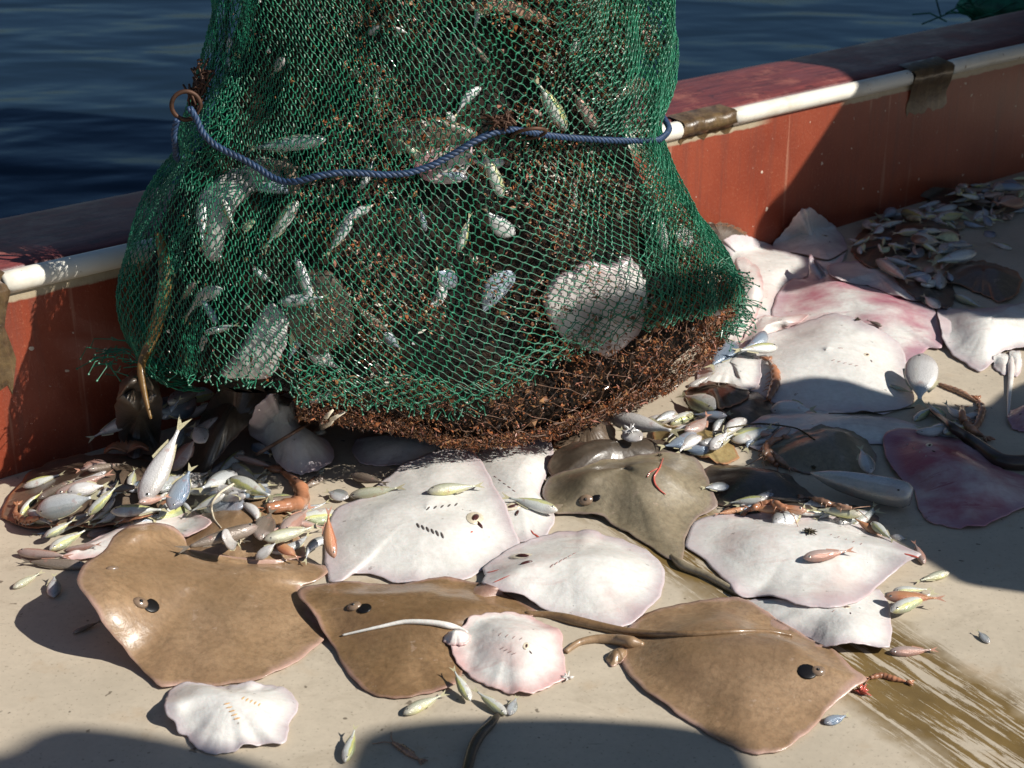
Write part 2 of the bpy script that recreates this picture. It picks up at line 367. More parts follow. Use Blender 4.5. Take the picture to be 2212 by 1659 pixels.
o = mobj('wall', V, F, MAT['wall'], bw, False); add_tree([BM @ Vector(v) for v in V], F)
capp = [(.028, .437), (.020, .450), (.030, .4585), (.10, .461), (.22, .462), (.33, .460), (.366, .454), (.380, .438), (.378, .40), (.34, .39), (.34, .437)]
V, F = extr_profile(capp, X0, X1, 160, .0022); mobj('top_rail', V, F, MAT['cap'], bw); add_tree([BM @ Vector(v) for v in V], F)
V, F = extr_profile([(.345, .43), (.345, -1.5), (.31, -1.5), (.31, .43)], X0, X1, 2); mobj('hull_side', V, F, MAT['cap'], bw, False)
def pipe(x0, x1):
    n = 24; path, rad = [], []
    for i in range(n):
        t = i/(n-1); x = x0+(x1-x0)*t
        path.append((x, .004, .4345+.0012*math.sin(x*6)))
        e = min(x-x0, x1-x); rad.append(.0245 if e > .03 else .0245)
    path = [(x0-.006, .004, .4345)]+path+[(x1+.006, .004, .4345)]; rad = [.017]+rad+[.017]
    V, F = tube(path, rad, 20); mobj('pipe_edging', V, F, MAT['pipe'], bw); add_tree([BM @ Vector(v) for v in V], F)
sA, sB, sC, sD = s_of(1466, 285), s_of(1584, 255), s_of(1962, 170), s_of(2052, 150)
pipe(s_of(8, 600), s_of(700, 450)); pipe(s_of(705, 450), sA); pipe(sB, sC); pipe(sD, 3.95); pipe(4.02, 6.5); pipe(-3, s_of(-40, 600))
def patch(name, x0, x1, ztop, zlow, y=-.0035, rough=.012):
    """irregular patch of resin wrapped over the edge"""
    prof = []
    nx, nz = 14, 12; V = []
    for j in range(nz):
        t = j/(nz-1)
        for i in range(nx):
            x = x0+(x1-x0)*i/(nx-1)
            if t < .45:
                a = math.pi*(.5+ t/.45*.55) ; r = .0265+.002*math.sin(x*90+t*9)
                yy = .006+r*math.cos(a)*1; zz = .4345+r*math.sin(a)
                if t == 0: yy = .05; zz = .4655
            else:
                q = (t-.45)/.55; low = zlow+rough*(math.sin(x*70)+math.sin(x*131+2))
                yy = -.0215*(1-q)**3 - .0012*(1-(1-q)**3); zz = .425+(low-.425)*q
            w = 0 if 0 < i < nx-1 else 0
            xe = x + (rough*.9*math.sin(t*17+x*5) if i in (0, nx-1) else 0)
            V.append((xe, yy, zz))
    F = [(j*nx+i, j*nx+i+1, (j+1)*nx+i+1, (j+1)*nx+i) for j in range(nz-1) for i in range(nx-1)]
    mobj(name, V, F, MAT['resin'], bw)
patch('resin_patch', sA+.004, sB-.002, .46, .40, rough=.006)
patch('resin_patch', sC+.006, sD-.004, .46, .31, rough=.006)
patch('resin_patch', -.16, s_of(6, 600)-.004, .46, .20, rough=.01)

# ------------------------------------------------------------------ catch: stingrays
def star_ring(outline, c, K, N):
    pts = crom(outline, N, True); c = np.array(c, float); rings = []
    q_ = c[0]*.37
    pts = [p+(p-c)/np.linalg.norm(p-c)*(1.1*math.sin(i*.9+q_)+.8*math.sin(i*1.9+2*q_)+.9*math.sin(i*.33+q_)) for i, p in enumerate(pts)]
    z_ = np.fft.fft([complex(*p) for p in pts]); z_[4:-3] = 0; z_ = np.fft.ifft(z_); sm = [np.array([q.real, q.imag])*.93+c*.07 for q in z_]
    for k in range(K):
        t = (k/(K-1)); s = t**1.35
        m = min(1, 1.5*s)
        rings.append([(p*(1-m)+ps*m)*(1-s*.985)+c*(s*.985) for p, ps in zip(pts, sm)])
    return rings
def flat_body(outline, c, thick, axis=None, bumps=(), K=15, N=110, wave=0.0, lift=.002, seed=0, edge=.0025, ridge=.5, drape=True, zmax=.33, rel=.0016):
    """top sheet of a flat animal laid over whatever is under it; returns verts, faces, rim values"""
    thick *= 1.3; rings = star_ring(outline, c, K, N); rnd = random.Random(seed); ph = [rnd.uniform(0, 6.3) for _ in range(4)]
    sup = np.zeros((K, N))
    for k in range(K):
        for i in range(N):
            if drape and (i % 2 == 0):
                h, _ = cast(*rings[k][i]); sup[k, i] = min(max(h.z, 0), zmax)
        if drape: sup[k, 1::2] = .5*(sup[k, 0::2]+np.roll(sup[k, 0::2], -1))
    bz = np.zeros((K, N))
    for (bx, by, br, ba) in bumps:
        for k in range(K):
            for i in range(N):
                x, y = rings[k][i]; bz[k, i] += ba*math.exp(-((x-bx)**2+((y-by)*1.6)**2)/br**2)
    z = sup+bz; mn = sup+bz*.9
    for _ in range(14):
        zz = z.copy()
        zz[:] = (np.roll(z, 1, 1)+np.roll(z, -1, 1)+np.vstack([z[:1], z[:-1]])+np.vstack([z[1:], np.full((1, N), z[-1].mean())]))/4
        z = np.maximum(mn*.97, zz*.6+z*.4)
    z += lift
    base = [[P(rings[k][i][0], rings[k][i][1], z[k, i]) for i in range(N)] for k in range(K)]
    if axis: ax0 = P(*axis[0], float(z.mean())); ax1 = P(*axis[1], float(z.mean()))
    size = max((base[0][0]-base[0][N//2]).length, (base[0][N//4]-base[0][3*N//4]).length)
    V, rim = [], []
    cen = sum((b for b in base[-1]), Vector())/N
    def hgt(p, t):
        f = (1-(1-t)**1.9)*smooth(-.25, .55, t)
        r = 1.0
        if axis:
            ab = ax1-ax0; q = p-ax0; s = max(0, min(1, q.dot(ab)/ab.length_squared)); d = (q-ab*s); d.z = 0
            r = (1-ridge)+ridge*math.exp(-(d.length/(size*.26))**2)
        return edge+(thick-edge)*f*r
    for k in range(K):
        t = k/(K-1); t2 = t**1.35
        for i in range(N):
            p = base[k][i]
            wv = wave*(math.sin(3*2*math.pi*i/N+ph[0])+.6*math.sin(7*2*math.pi*i/N+ph[1])+.35*math.sin(13*2*math.pi*i/N+ph[2]))*(1-t2)**2.5
            h = hgt(p, t2)
            fo = rel*(math.sin(p.x*31+ph[0]+2*math.sin(p.y*17+ph[1]))+.7*math.sin(p.y*43+ph[2]+1.5*math.sin(p.x*23)))*min(1, t2*5)
            V.append(p+Vector((0, 0, h+max(0, wv)+fo+rel*1.2*min(1, t2*5)))); rim.append(1-t2)
    V.append(sum((V[(K-1)*N+i] for i in range(N)), Vector())/N); rim.append(0.)
    top_c = len(V)-1
    F = []
    for k in range(K-1):
        for i in range(N): a = k*N+i; b = k*N+(i+1) % N; F.append((a, b, b+N, a+N))
    for i in range(N): F.append(((K-1)*N+i, (K-1)*N+(i+1) % N, top_c))
    topF = list(F)
    # edge roll and underside
    off = len(V)
    for i in range(N):
        p = V[i]; inn = (base[1][i]-base[0][i]); V.append(p+Vector((0, 0, -edge*.6))-inn*0.08); rim.append(1.)
    for i in range(N):
        p = V[i]; V.append(base[0][i]*.97+cen*.03+Vector((0, 0, V[i].z-base[0][i].z-edge))); rim.append(1.)
    for i in range(N):
        k = K//2; V.append(base[k][i]+Vector((0, 0, 0))); rim.append(.9)
    V.append(cen.copy()); rim.append(.9); bc = len(V)-1
    for i in range(N):
        j = (i+1) % N
        F.append((j, i, off+i, off+j)); F.append((off+j, off+i, off+N+i, off+N+j)); F.append((off+N+j, off+N+i, off+2*N+i, off+2*N+j)); F.append((off+2*N+j, off+2*N+i, bc))
    return V, F, rim, cen
def ellip(u, v, lu, lv, ang, thick, sink=0.0, seg=14):
    """small flattened blob lying on the surface at a picture point: half lengths in metres"""
    h, n = cast(u, v); n = (n+Vector((0, 0, .3))).normalized()
    x = Vector((math.cos(ang), math.sin(ang), 0)); x = (x-n*x.dot(n)).normalized(); y = n.cross(x)
    V, F = [], []; rows = 6
    for j in range(rows+1):
        ph = -math.pi/2+math.pi*j/rows
        for i in range(seg):
            a = 2*math.pi*i/seg
            V.append(h+x*(lu*math.cos(ph)*math.cos(a))+y*(lv*math.cos(ph)*math.sin(a))+n*(thick*math.sin(ph)-sink))
    for j in range(rows):
        for i in range(seg): a = j*seg+i; b = j*seg+(i+1) % seg; F.append((a, b, b+seg, a+seg))
    return V, F
def join(parts):
    V, F, M = [], [], []
    for k, (v, f) in enumerate(parts):
        o = len(V); V += list(v); F += [tuple(i+o for i in ff) for ff in f]; M += [k]*len(f)
    return V, F, M
NR = 0
def ray(label, mat, outline, c, thick=.022, axis=None, bumps=(), wave=.0045, eye=None, eye2=None, spir=None, mouth=None, gills=(), gmat='slit', tail=None, tr=(.012, .003), tmat=None,
        fold=None, lobes=(), name='stingray', cat='stingray', group=None, blot=(), **kw):
    global NR; NR += 1
    V, F, rim, cen = flat_body(outline, c, thick, axis, bumps, wave=wave, seed=NR, **kw)
    root = empty(name, tuple(cen), label, cat, group)
    mobj('disc', V, F, MAT[mat], root, attr={'rim': rim}, loc=cen); add_tree(V, F)
    for lb in lobes:
        cc = tuple(np.mean(np.array(lb), 0)); v, f, r, _ = flat_body(lb, cc, .012, K=7, N=40, lift=.001, seed=NR+50, rel=0)
        mobj('pelvic_fin', v, f, MAT[mat], root, attr={'rim': r}, loc=cen); add_tree(v, f)
    if fold:
        cc = tuple(np.mean(np.array(fold), 0)); v, f, r, _ = flat_body(fold, cc, .05, K=12, N=70, lift=.0, seed=NR+50, bumps=[(cc[0], cc[1], 90, .03)])
        mobj('folded_wing', v, f, MAT[mat], root, attr={'rim': [x*.85 for x in r]}, loc=cen); add_tree(v, f)
    if tail:
        pp = crom(tail, 40); path = []
        for i, p in enumerate(pp):
            h, n = cast(*p); r = (tr[0]+(tr[1]-tr[0])*(i/39)**.8)*min(1, .3+i/9); z = min(h.z, .3)+r*(.7 if i > 7 else -.3+i/7)
            path.append([p, z, r])
        zz = [q[1] for q in path]
        for _ in range(5): zz = [max(zz[i]*.999, (zz[max(i-1, 0)]+zz[i]+zz[min(i+1, 39)])/3) for i in range(40)]
        v, f = tube([P(p[0], p[1], z) for (p, _, _), z in zip(path, zz)], [q[2] for q in path], 10)
        mobj('tail', v, f, MAT[tmat or mat], root, attr={'rim': [.75]*len(v)}, loc=cen); add_tree(v, f)
    if eye:
        u, v_, s = eye; v1, f1 = ellip(u, v_, s*1.15, s*.9, .2, s*.55); mobj('eye_bulge', v1, f1, MAT['eyeb'], root, loc=cen)
        v1, f1 = ellip(u-1, v_+1, s*.42, s*.38, .2, s*.72, seg=10); e = mobj('eye', v1, f1, MAT['black'], root, loc=cen)
    if eye2:
        u, v_, s = eye2; v1, f1 = ellip(u, v_, s*1.4, s*.7, .5, s*.5); mobj('eye_bulge', v1, f1, MAT['eyeb'], root, loc=cen)
    if spir:
        u, v_, s = spir; v1, f1 = ellip(u, v_, s*1.15, s*1.1, .5, s*.14); mobj('spiracle', v1, f1, MAT['black'], root, loc=cen)
    if mouth:
        u, v_, s, a = mouth; v1, f1 = ellip(u-1, v_-1, s*1.6, s*.95, a, s*.2); mobj('lips', v1, f1, MAT['gut'], root, loc=cen); v1, f1 = ellip(u+9, v_+13, s*.7, s*.22, a+.9, s*.22); mobj('nostril', v1, f1, MAT['mouth'], root, loc=cen); v1, f1 = ellip(u, v_, s, s*.42, a, s*.36); mobj('mouth', v1, f1, MAT['mouth'], root, loc=cen)
    for (u, v_, s, a) in gills:
        v1, f1 = ellip(u, v_, s, s*.27, a, s*.16, seg=8); mobj('gill_slit', v1, f1, MAT[gmat], root, loc=cen)
    for (u, v_, lu, lv, a) in blot:
        v1, f1 = ellip(u, v_, lu, lv, a, .0012, seg=10); mobj('wound', v1, f1, MAT['blotch'], root, loc=cen)
    return root
def gl(u0, v0, u1, v1, s, a, n=5): return [(u0+(u1-u0)*i/(n-1), v0+(v1-v0)*i/(n-1), s, a) for i in range(n)]

# --- right heap, far to near
ray('greyish pink ray belly up leaning on the shaded bulwark foot, pointed wing upward', 'greyw', [(1736, 452), (1773, 469), (1806, 492), (1826, 523), (1826, 555), (1800, 590), (1740, 575), (1690, 560), (1665, 540), (1700, 492)], (1760, 530), .02, axis=((1740, 480), (1780, 570)), bumps=[(1736, 455, 60, .05)], mouth=(1783, 510, .008, .3), tail=[(1700, 545), (1740, 552), (1790, 562), (1830, 540)], tr=(.004, .002), tmat='dark')
ray('small tan ray with rolled pink wing edge beside the net at bulwark foot', 'rusty', [(1515, 492), (1560, 483), (1592, 492), (1612, 508), (1595, 530), (1560, 545), (1525, 535)], (1560, 512), .018, bumps=[(1540, 490, 40, .04)])
ray('white ray belly up at the back between net and heap, sunlit', 'white2', [(1560, 520), (1600, 508), (1650, 525), (1700, 545), (1752, 568), (1748, 600), (1705, 610), (1680, 660), (1650, 700), (1600, 690), (1570, 600)], (1640, 590), .022, axis=((1570, 560), (1720, 600)))
ray('narrow white ray wing with red rim curving beside the net corner', 'pinkw', [(1590, 565), (1612, 562), (1638, 580), (1650, 620), (1645, 660), (1628, 702), (1608, 735), (1588, 765), (1560, 740), (1560, 640)], (1605, 650), .02, bumps=[(1640, 620, 50, .03)])
ray('white ray belly up with purple blotches and upturned pointed fin, back of right heap', 'bruise', [(1668, 685), (1679, 637), (1706, 605), (1745, 602), (1749, 556), (1766, 573), (1793, 590), (1840, 595), (1907, 623), (1957, 637), (2007, 665), (2037, 721), (2034, 754), (2004, 753), (1987, 771), (1960, 785), (1900, 760), (1800, 740), (1720, 730)], (1840, 680), .03, axis=((1960, 760), (1760, 600)), bumps=[(1750, 560, 45, .06), (1980, 680, 80, .02)], gills=gl(1830, 700, 1900, 720, .006, .4))
ray('pale pink crumpled ray scrap left of the large white ray', 'pinkw', [(1600, 740), (1640, 690), (1700, 685), (1745, 680), (1730, 700), (1680, 715), (1640, 745), (1600, 790)], (1655, 722), .02)
ray('white ray at the right frame edge with claspers and pink tail', 'white2', [(2022, 664), (2057, 669), (2130, 667), (2240, 655), (2300, 690), (2290, 760), (2212, 755), (2168, 761), (2144, 784), (2121, 804), (2091, 791), (2057, 767), (2040, 741), (2030, 700)], (2140, 715), .03, axis=((2250, 690), (2130, 770)), bumps=[(2110, 700, 80, .03)], lobes=[[(2145, 770), (2175, 765), (2188, 790), (2172, 812), (2150, 798)], [(2180, 762), (2205, 762), (2206, 800), (2190, 815)]], tail=[(2185, 770), (2184, 810), (2180, 860), (2178, 905)], tr=(.010, .003))
ray('largest white ray belly up on the right heap, half in curved shade', 'white', [(1595, 754), (1645, 731), (1712, 707), (1773, 684), (1806, 679), (1840, 687), (1890, 714), (1940, 741), (1957, 784), (1963, 821), (1977, 865), (1953, 881), (1907, 895), (1840, 893), (1773, 897), (1720, 885), (1665, 870), (1625, 850), (1600, 834), (1585, 805)], (1780, 795), .034, axis=((1955, 790), (1640, 790)), bumps=[(1820, 720, 110, .03)], mouth=(1873, 767, .008, .9), gills=gl(1800, 778, 1850, 790, .006, .4)+[(1815, 752, .008, .2)])
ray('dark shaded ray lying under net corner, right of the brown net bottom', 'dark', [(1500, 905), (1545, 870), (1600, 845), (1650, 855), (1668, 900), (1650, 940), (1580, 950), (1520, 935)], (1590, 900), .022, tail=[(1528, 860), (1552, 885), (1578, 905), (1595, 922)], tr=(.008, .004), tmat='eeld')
ray('pale bluish ray belly up in shade below the largest white ray', 'greyw', [(1590, 945), (1650, 900), (1740, 890), (1840, 898), (1930, 905), (2000, 930), (1960, 960), (1860, 960), (1740, 965), (1640, 975)], (1780, 930), .018)
ray('round dark brown flatfish with one sunlit spot, right heap', 'olive', [(1640, 985), (1690, 950), (1730, 932), (1780, 925), (1830, 930), (1870, 950), (1892, 990), (1880, 1030), (1820, 1035), (1750, 1025), (1690, 1010)], (1790, 980), .026, name='flatfish', cat='flatfish')
ray('purple bruised ray belly up at the right edge of the heap', 'purple', [(1908, 950), (1922, 930), (1975, 928), (2050, 945), (2110, 980), (2170, 1018), (2240, 1040), (2250, 1085), (2190, 1108), (2130, 1138), (2080, 1142), (2012, 1131), (1985, 1105), (1975, 1062), (1930, 1022), (1910, 985)], (2060, 1040), .03, axis=((1930, 960), (2180, 1080)), mouth=(2008, 962, .008, 1.2), gills=gl(1960, 960, 2000, 985, .005, 1.2, 4))
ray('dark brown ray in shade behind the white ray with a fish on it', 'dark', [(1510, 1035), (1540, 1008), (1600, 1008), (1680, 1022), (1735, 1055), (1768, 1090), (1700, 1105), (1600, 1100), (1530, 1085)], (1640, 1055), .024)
ray('pale ray scrap wedged at the lower right corner of net', 'white2', [(1520, 770), (1590, 742), (1640, 775), (1640, 830), (1600, 852), (1540, 855), (1500, 850)], (1575, 805), .02)
ray('small tan flatfish under the pale scrap at net corner', 'rusty', [(1480, 850), (1530, 828), (1590, 835), (1620, 855), (1580, 880), (1500, 885)], (1550, 858), .02, name='flatfish', cat='flatfish')
ray('small purple ray piece at the right edge beside the thin tail', 'purple', [(2175, 905), (2190, 885), (2250, 870), (2280, 930), (2215, 935), (2185, 925)], (2225, 905), .02)
ray('shaded grey ray wing behind the purple blotched ray', 'greyw', [(1790, 575), (1850, 565), (1910, 590), (1975, 615), (2010, 650), (1960, 650), (1880, 620), (1800, 605)], (1890, 605), .014)
ray('dark flat ray under the strewn fish left of rust rimmed flatfish', 'dark', [(1930, 600), (1990, 585), (2040, 600), (2065, 640), (2045, 668), (1990, 655)], (2000, 628), .016)
ray('brown mottled ray beneath the fish strew by the bulwark', 'rusty', [(1840, 545), (1860, 500), (1920, 470), (1985, 478), (2010, 530), (1960, 570), (1880, 580)], (1920, 525), .018)
ray('dark brown ray behind orange shrimps above the right white ray', 'dark', [(1560, 1105), (1640, 1078), (1760, 1085), (1860, 1100), (1900, 1130), (1800, 1125), (1640, 1120)], (1730, 1102), .014)
ray('yellow brown spotted flatfish with orange rim beside the olive ray', 'spotty', [(1410, 935), (1425, 922), (1480, 925), (1540, 938), (1580, 960), (1595, 990), (1560, 1005), (1500, 985), (1440, 970), (1412, 955)], (1500, 960), .022, name='flatfish', cat='flatfish', bumps=[(1480, 930, 60, .02)])
ray('small tan flatfish curled under the front edge of the net', 'rusty', [(1195, 965), (1230, 930), (1270, 915), (1315, 918), (1330, 940), (1322, 965), (1260, 972)], (1265, 945), .024, name='flatfish', cat='flatfish', bumps=[(1290, 925, 40, .02)])
# --- centre
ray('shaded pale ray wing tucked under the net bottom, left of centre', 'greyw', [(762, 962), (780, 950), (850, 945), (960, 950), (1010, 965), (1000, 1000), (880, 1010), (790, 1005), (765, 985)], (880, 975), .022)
ray('white ray under the net with red stained snout, behind the big white ray', 'white', [(1000, 965), (1060, 950), (1120, 948), (1190, 955), (1193, 1000), (1174, 1042), (1168, 1075), (1190, 1103), (1197, 1135), (1172, 1165), (1120, 1172), (1060, 1150), (1010, 1080)], (1110, 1060), .026, axis=((1185, 1140), (1080, 970)), mouth=(1108, 1095, .014, .4), gills=gl(1070, 1030, 1110, 1060, .006, 2.2), blot=[(1160, 1158, .012, .003, 2.2), (1150, 1150, .010, .002, 2.0)])
ray('dark folded ray wing in the net shade just behind the olive ray', 'dark', [(1183, 1010), (1205, 972), (1255, 955), (1300, 972), (1350, 968), (1420, 952), (1480, 958), (1500, 985), (1400, 1010), (1270, 1030), (1200, 1040)], (1330, 990), .03, bumps=[(1240, 975, 60, .03)])
ray('olive brown ray with wet highlight and raised eye, right of centre', 'olive', [(1172, 1065), (1182, 1035), (1215, 1020), (1270, 1010), (1310, 1000), (1350, 990), (1400, 982), (1450, 978), (1500, 990), (1520, 1010), (1535, 1060), (1548, 1095), (1500, 1130), (1480, 1170), (1472, 1212), (1440, 1206), (1400, 1180), (1350, 1150), (1300, 1122), (1240, 1112), (1195, 1108)], (1350, 1055), .040, axis=((1200, 1075), (1480, 1080)), bumps=[(1420, 1040, 80, .04), (1265, 1060, 55, .03)], eye=(1266, 1080, .014), spir=(1287, 1074, .009), tail=[(1450, 1200), (1475, 1222), (1530, 1245), (1600, 1285)], tr=(.011, .006))
ray('big white ray belly up with gill slits, lying left of the centre', 'white', [(703, 1215), (706, 1150), (725, 1100), (790, 1075), (835, 1040), (880, 1000), (940, 975), (1000, 968), (1040, 995), (1065, 1045), (1092, 1100), (1115, 1160), (1122, 1182), (1070, 1218), (1010, 1250), (940, 1263), (860, 1262), (800, 1243), (765, 1243), (738, 1262), (710, 1256)], (920, 1140), .034, axis=((1110, 1175), (760, 1150)), bumps=[(960, 1030, 120, .03), (760, 1110, 60, .015)], mouth=(1026, 1120, .019, 1.3), gills=gl(903, 1135, 955, 1156, .010, 1.9, 6)+gl(925, 1098, 985, 1090, .008, 1.2, 5), gmat='slitd', blot=[(1019, 1149, .004, .002, 1)])
ray('ray belly down under the heap of fish, brown wing showing right of the fish', 'brown', [(380, 1190), (430, 1120), (480, 1070), (540, 1060), (620, 1090), (640, 1150), (660, 1200), (560, 1222), (440, 1215)], (520, 1145), .022, bumps=[(480, 1140, 120, .03)])
ray('white ray with snout tucked beside the big white ray, pink rim, in front centre', 'white2', [(1043, 1230), (1080, 1200), (1130, 1172), (1204, 1153), (1271, 1153), (1331, 1163), (1388, 1187), (1428, 1217), (1437, 1254), (1425, 1291), (1398, 1326), (1350, 1356), (1305, 1352), (1238, 1333), (1177, 1321), (1147, 1301), (1104, 1284), (1070, 1274), (1042, 1267), (1047, 1247)], (1240, 1250), .034, axis=((1055, 1255), (1400, 1250)), mouth=(1128, 1203, .018, 2.5), gills=gl(1192, 1222, 1240, 1196, .007, 1.0, 6), gmat='slit', bumps=[(1100, 1270, 60, .02)], blot=[(1070, 1233, .018, .0012, -.1), (1085, 1250, .02, .0012, .3)])
ray('lower white ray tucked under the one with a fish, right foreground', 'white', [(1602, 1301), (1700, 1290), (1856, 1280), (1898, 1275), (1920, 1304), (1925, 1364), (1921, 1406), (1900, 1407), (1866, 1394), (1823, 1390), (1783, 1400), (1739, 1378), (1689, 1358), (1638, 1341), (1612, 1324)], (1790, 1335), .024, axis=((1905, 1390), (1640, 1310)), bumps=[(1830, 1395, 55, .025)], mouth=(1828, 1312, .007, .5), gills=gl(1770, 1300, 1800, 1320, .005, .9, 4))
ray('white ray belly up with a small pink fish lying on it, right foreground', 'white2', [(1499, 1133), (1538, 1118), (1638, 1113), (1772, 1115), (1823, 1123), (1883, 1153), (1940, 1177), (1988, 1207), (1957, 1219), (1930, 1237), (1890, 1274), (1850, 1304), (1789, 1314), (1722, 1309), (1655, 1294), (1602, 1291), (1571, 1260), (1521, 1210), (1481, 1182), (1486, 1153)], (1720, 1205), .032, axis=((1975, 1208), (1560, 1190)), bumps=[(1960, 1205, 70, .03)], gills=gl(1795, 1155, 1860, 1175, .005, .9), blot=[(1968, 1200, .016, .003, -.5)])
# --- front
ray('pale pink ray wing edge rising behind the left brown ray', 'pinkw', [(134, 1211), (180, 1180), (235, 1153), (300, 1121), (385, 1107), (450, 1122), (456, 1134), (405, 1160), (340, 1165), (240, 1200)], (300, 1150), .014, bumps=[(300, 1140, 120, .02)])
ray('brown ray with raised left wing and big black spiracle, left foreground', 'brown', [(165, 1252), (185, 1218), (222, 1195), (243, 1165), (275, 1141), (320, 1131), (368, 1136), (397, 1160), (410, 1192), (470, 1203), (560, 1210), (640, 1212), (697, 1222), (706, 1240), (680, 1258), (645, 1272), (672, 1322), (706, 1372), (690, 1396), (640, 1430), (565, 1468), (470, 1483), (400, 1477), (345, 1485), (290, 1430), (240, 1372), (200, 1312)], (420, 1310), .040, axis=((180, 1245), (690, 1235)), bumps=[(175, 1235, 165, .115), (235, 1345, 110, .045), (312, 1160, 78, .055)], eye=(303, 1302, .0135), eye2=(243, 1228, .009), spir=(325, 1307, .0155), wave=.003)
ray('brown ray in the front middle with eye and long tail running right', 'brown2', [(641, 1277), (700, 1263), (760, 1258), (830, 1264), (900, 1262), (960, 1255), (1050, 1262), (1095, 1285), (1135, 1310), (1160, 1325), (1120, 1345), (1050, 1360), (1010, 1400), (990, 1478), (945, 1496), (880, 1508), (820, 1506), (762, 1472), (720, 1402), (680, 1337)], (880, 1375), .036, axis=((660, 1290), (1120, 1320)), bumps=[(700, 1290, 90, .02)], eye=(765, 1310, .0125), spir=(787, 1314, .012))
ray('brown ray at the front right with black spiracle and purple rim', 'brown', [(1342, 1425), (1338, 1400), (1350, 1365), (1385, 1333), (1450, 1310), (1530, 1299), (1600, 1296), (1640, 1315), (1700, 1352), (1755, 1384), (1803, 1408), (1840, 1444), (1873, 1473), (1850, 1488), (1820, 1508), (1780, 1547), (1740, 1590), (1690, 1622), (1640, 1632), (1600, 1622), (1540, 1592), (1470, 1550), (1400, 1500), (1360, 1462)], (1590, 1450), .040, axis=((1860, 1470), (1360, 1400)), bumps=[(1820, 1470, 90, .02)], eye=(1767, 1450, .012), spir=(1743, 1450, .016), lobes=[[(1308, 1425), (1325, 1405), (1352, 1405), (1350, 1425), (1325, 1440)]], tail=[(1390, 1393), (1340, 1383), (1290, 1380), (1250, 1388), (1222, 1408)], tr=(.014, .005), wave=.003)
tt = bpy.data.objects[[o.name for o in COL.objects if o.get('label') == 'brown ray in the front middle with eye and long tail running right'][0]]
def add_tail(root, pts, tr, mat):
    pp = crom(pts, 50); zs = []; rs = [(tr[0]+(tr[1]-tr[0])*(i/49)**.7)*min(1, .3+i/11) for i in range(50)]
    for i, p in enumerate(pp): h, n = cast(*p); zs.append(min(h.z, .3)+rs[i]*(.7 if i > 9 else -.3+i/9))
    for _ in range(8): zs = [max(zs[i]*.999, (zs[max(i-1, 0)]+zs[i]+zs[min(i+1, 49)])/3) for i in range(50)]
    v, f = tube([P(p[0], p[1], z) for p, z in zip(pp, zs)], rs, 10)
    mobj('tail', v, f, MAT[mat], root, attr={'rim': [.8]*len(v)}, loc=root.location); add_tree(v, f)
ray('small whitish ray belly up on the front middle brown ray, tail pointing left', 'pinkw', [(1003, 1353), (1020, 1337), (1045, 1328), (1070, 1326), (1103, 1323), (1147, 1334), (1174, 1351), (1211, 1371), (1216, 1391), (1216, 1411), (1221, 1441), (1222, 1467), (1187, 1485), (1150, 1502), (1103, 1502), (1053, 1483), (1020, 1465), (993, 1441), (978, 1420), (976, 1395), (985, 1370)], (1100, 1412), .032, axis=((1215, 1460), (1010, 1360)), tail=[(1010, 1366), (985, 1355), (935, 1345), (875, 1343), (820, 1354), (740, 1372)], tr=(.0075, .0018), lobes=[[(960, 1388), (964, 1372), (988, 1362), (1015, 1372), (1010, 1392), (980, 1396)]], gills=gl(1080, 1370, 1125, 1380, .005, 1, 4)+gl(1085, 1400, 1110, 1412, .005, .4, 4), mouth=(1137, 1396, .006, 1.4))
add_tail(tt, [(1135, 1325), (1180, 1328), (1230, 1338), (1290, 1352), (1350, 1364), (1420, 1370), (1500, 1369), (1600, 1364), (1660, 1364), (1712, 1373)], (.013, .0032), 'brown2')
ray('small white ray belly up with rippled left edge, lower left corner', 'white', [(403, 1475), (452, 1481), (502, 1489), (543, 1484), (586, 1482), (620, 1493), (645, 1522), (636, 1549), (626, 1565), (617, 1610), (570, 1613), (519, 1622), (469, 1630), (429, 1622), (408, 1601), (403, 1592), (385, 1585), (382, 1570), (360, 1552), (357, 1525), (358, 1510), (372, 1488)], (500, 1550), .030, axis=((612, 1605), (390, 1500)), wave=.007, gills=gl(490, 1520, 512, 1552, .006, .3)+gl(525, 1508, 560, 1522, .006, 1.3), gmat='slito', bumps=[(380, 1540, 40, .02)])
# --- pile under and left of the net
ray('dark brown edged ray buried under the small fish at far left', 'rusty', [(5, 1118), (18, 1075), (70, 1020), (140, 993), (250, 982), (330, 1000), (380, 1060), (345, 1108), (210, 1140), (60, 1142)], (190, 1060), .03, axis=((20, 1110), (360, 1050)), bumps=[(250, 1050, 140, .05)])
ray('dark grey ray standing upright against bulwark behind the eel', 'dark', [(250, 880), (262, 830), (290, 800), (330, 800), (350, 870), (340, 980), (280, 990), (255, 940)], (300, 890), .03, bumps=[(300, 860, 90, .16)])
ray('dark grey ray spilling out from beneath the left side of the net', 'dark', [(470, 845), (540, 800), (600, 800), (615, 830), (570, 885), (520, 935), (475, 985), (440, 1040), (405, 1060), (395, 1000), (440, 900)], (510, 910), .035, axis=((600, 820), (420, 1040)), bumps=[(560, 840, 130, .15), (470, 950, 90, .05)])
ray('bluish white ray folded out from under the net, left of centre', 'greyw', [(588, 856), (630, 865), (640, 905), (672, 940), (713, 962), (722, 990), (690, 1015), (640, 1028), (605, 1010), (575, 965), (540, 940), (536, 925), (552, 885)], (625, 950), .03, bumps=[(600, 880, 100, .10), (650, 980, 60, .03)])

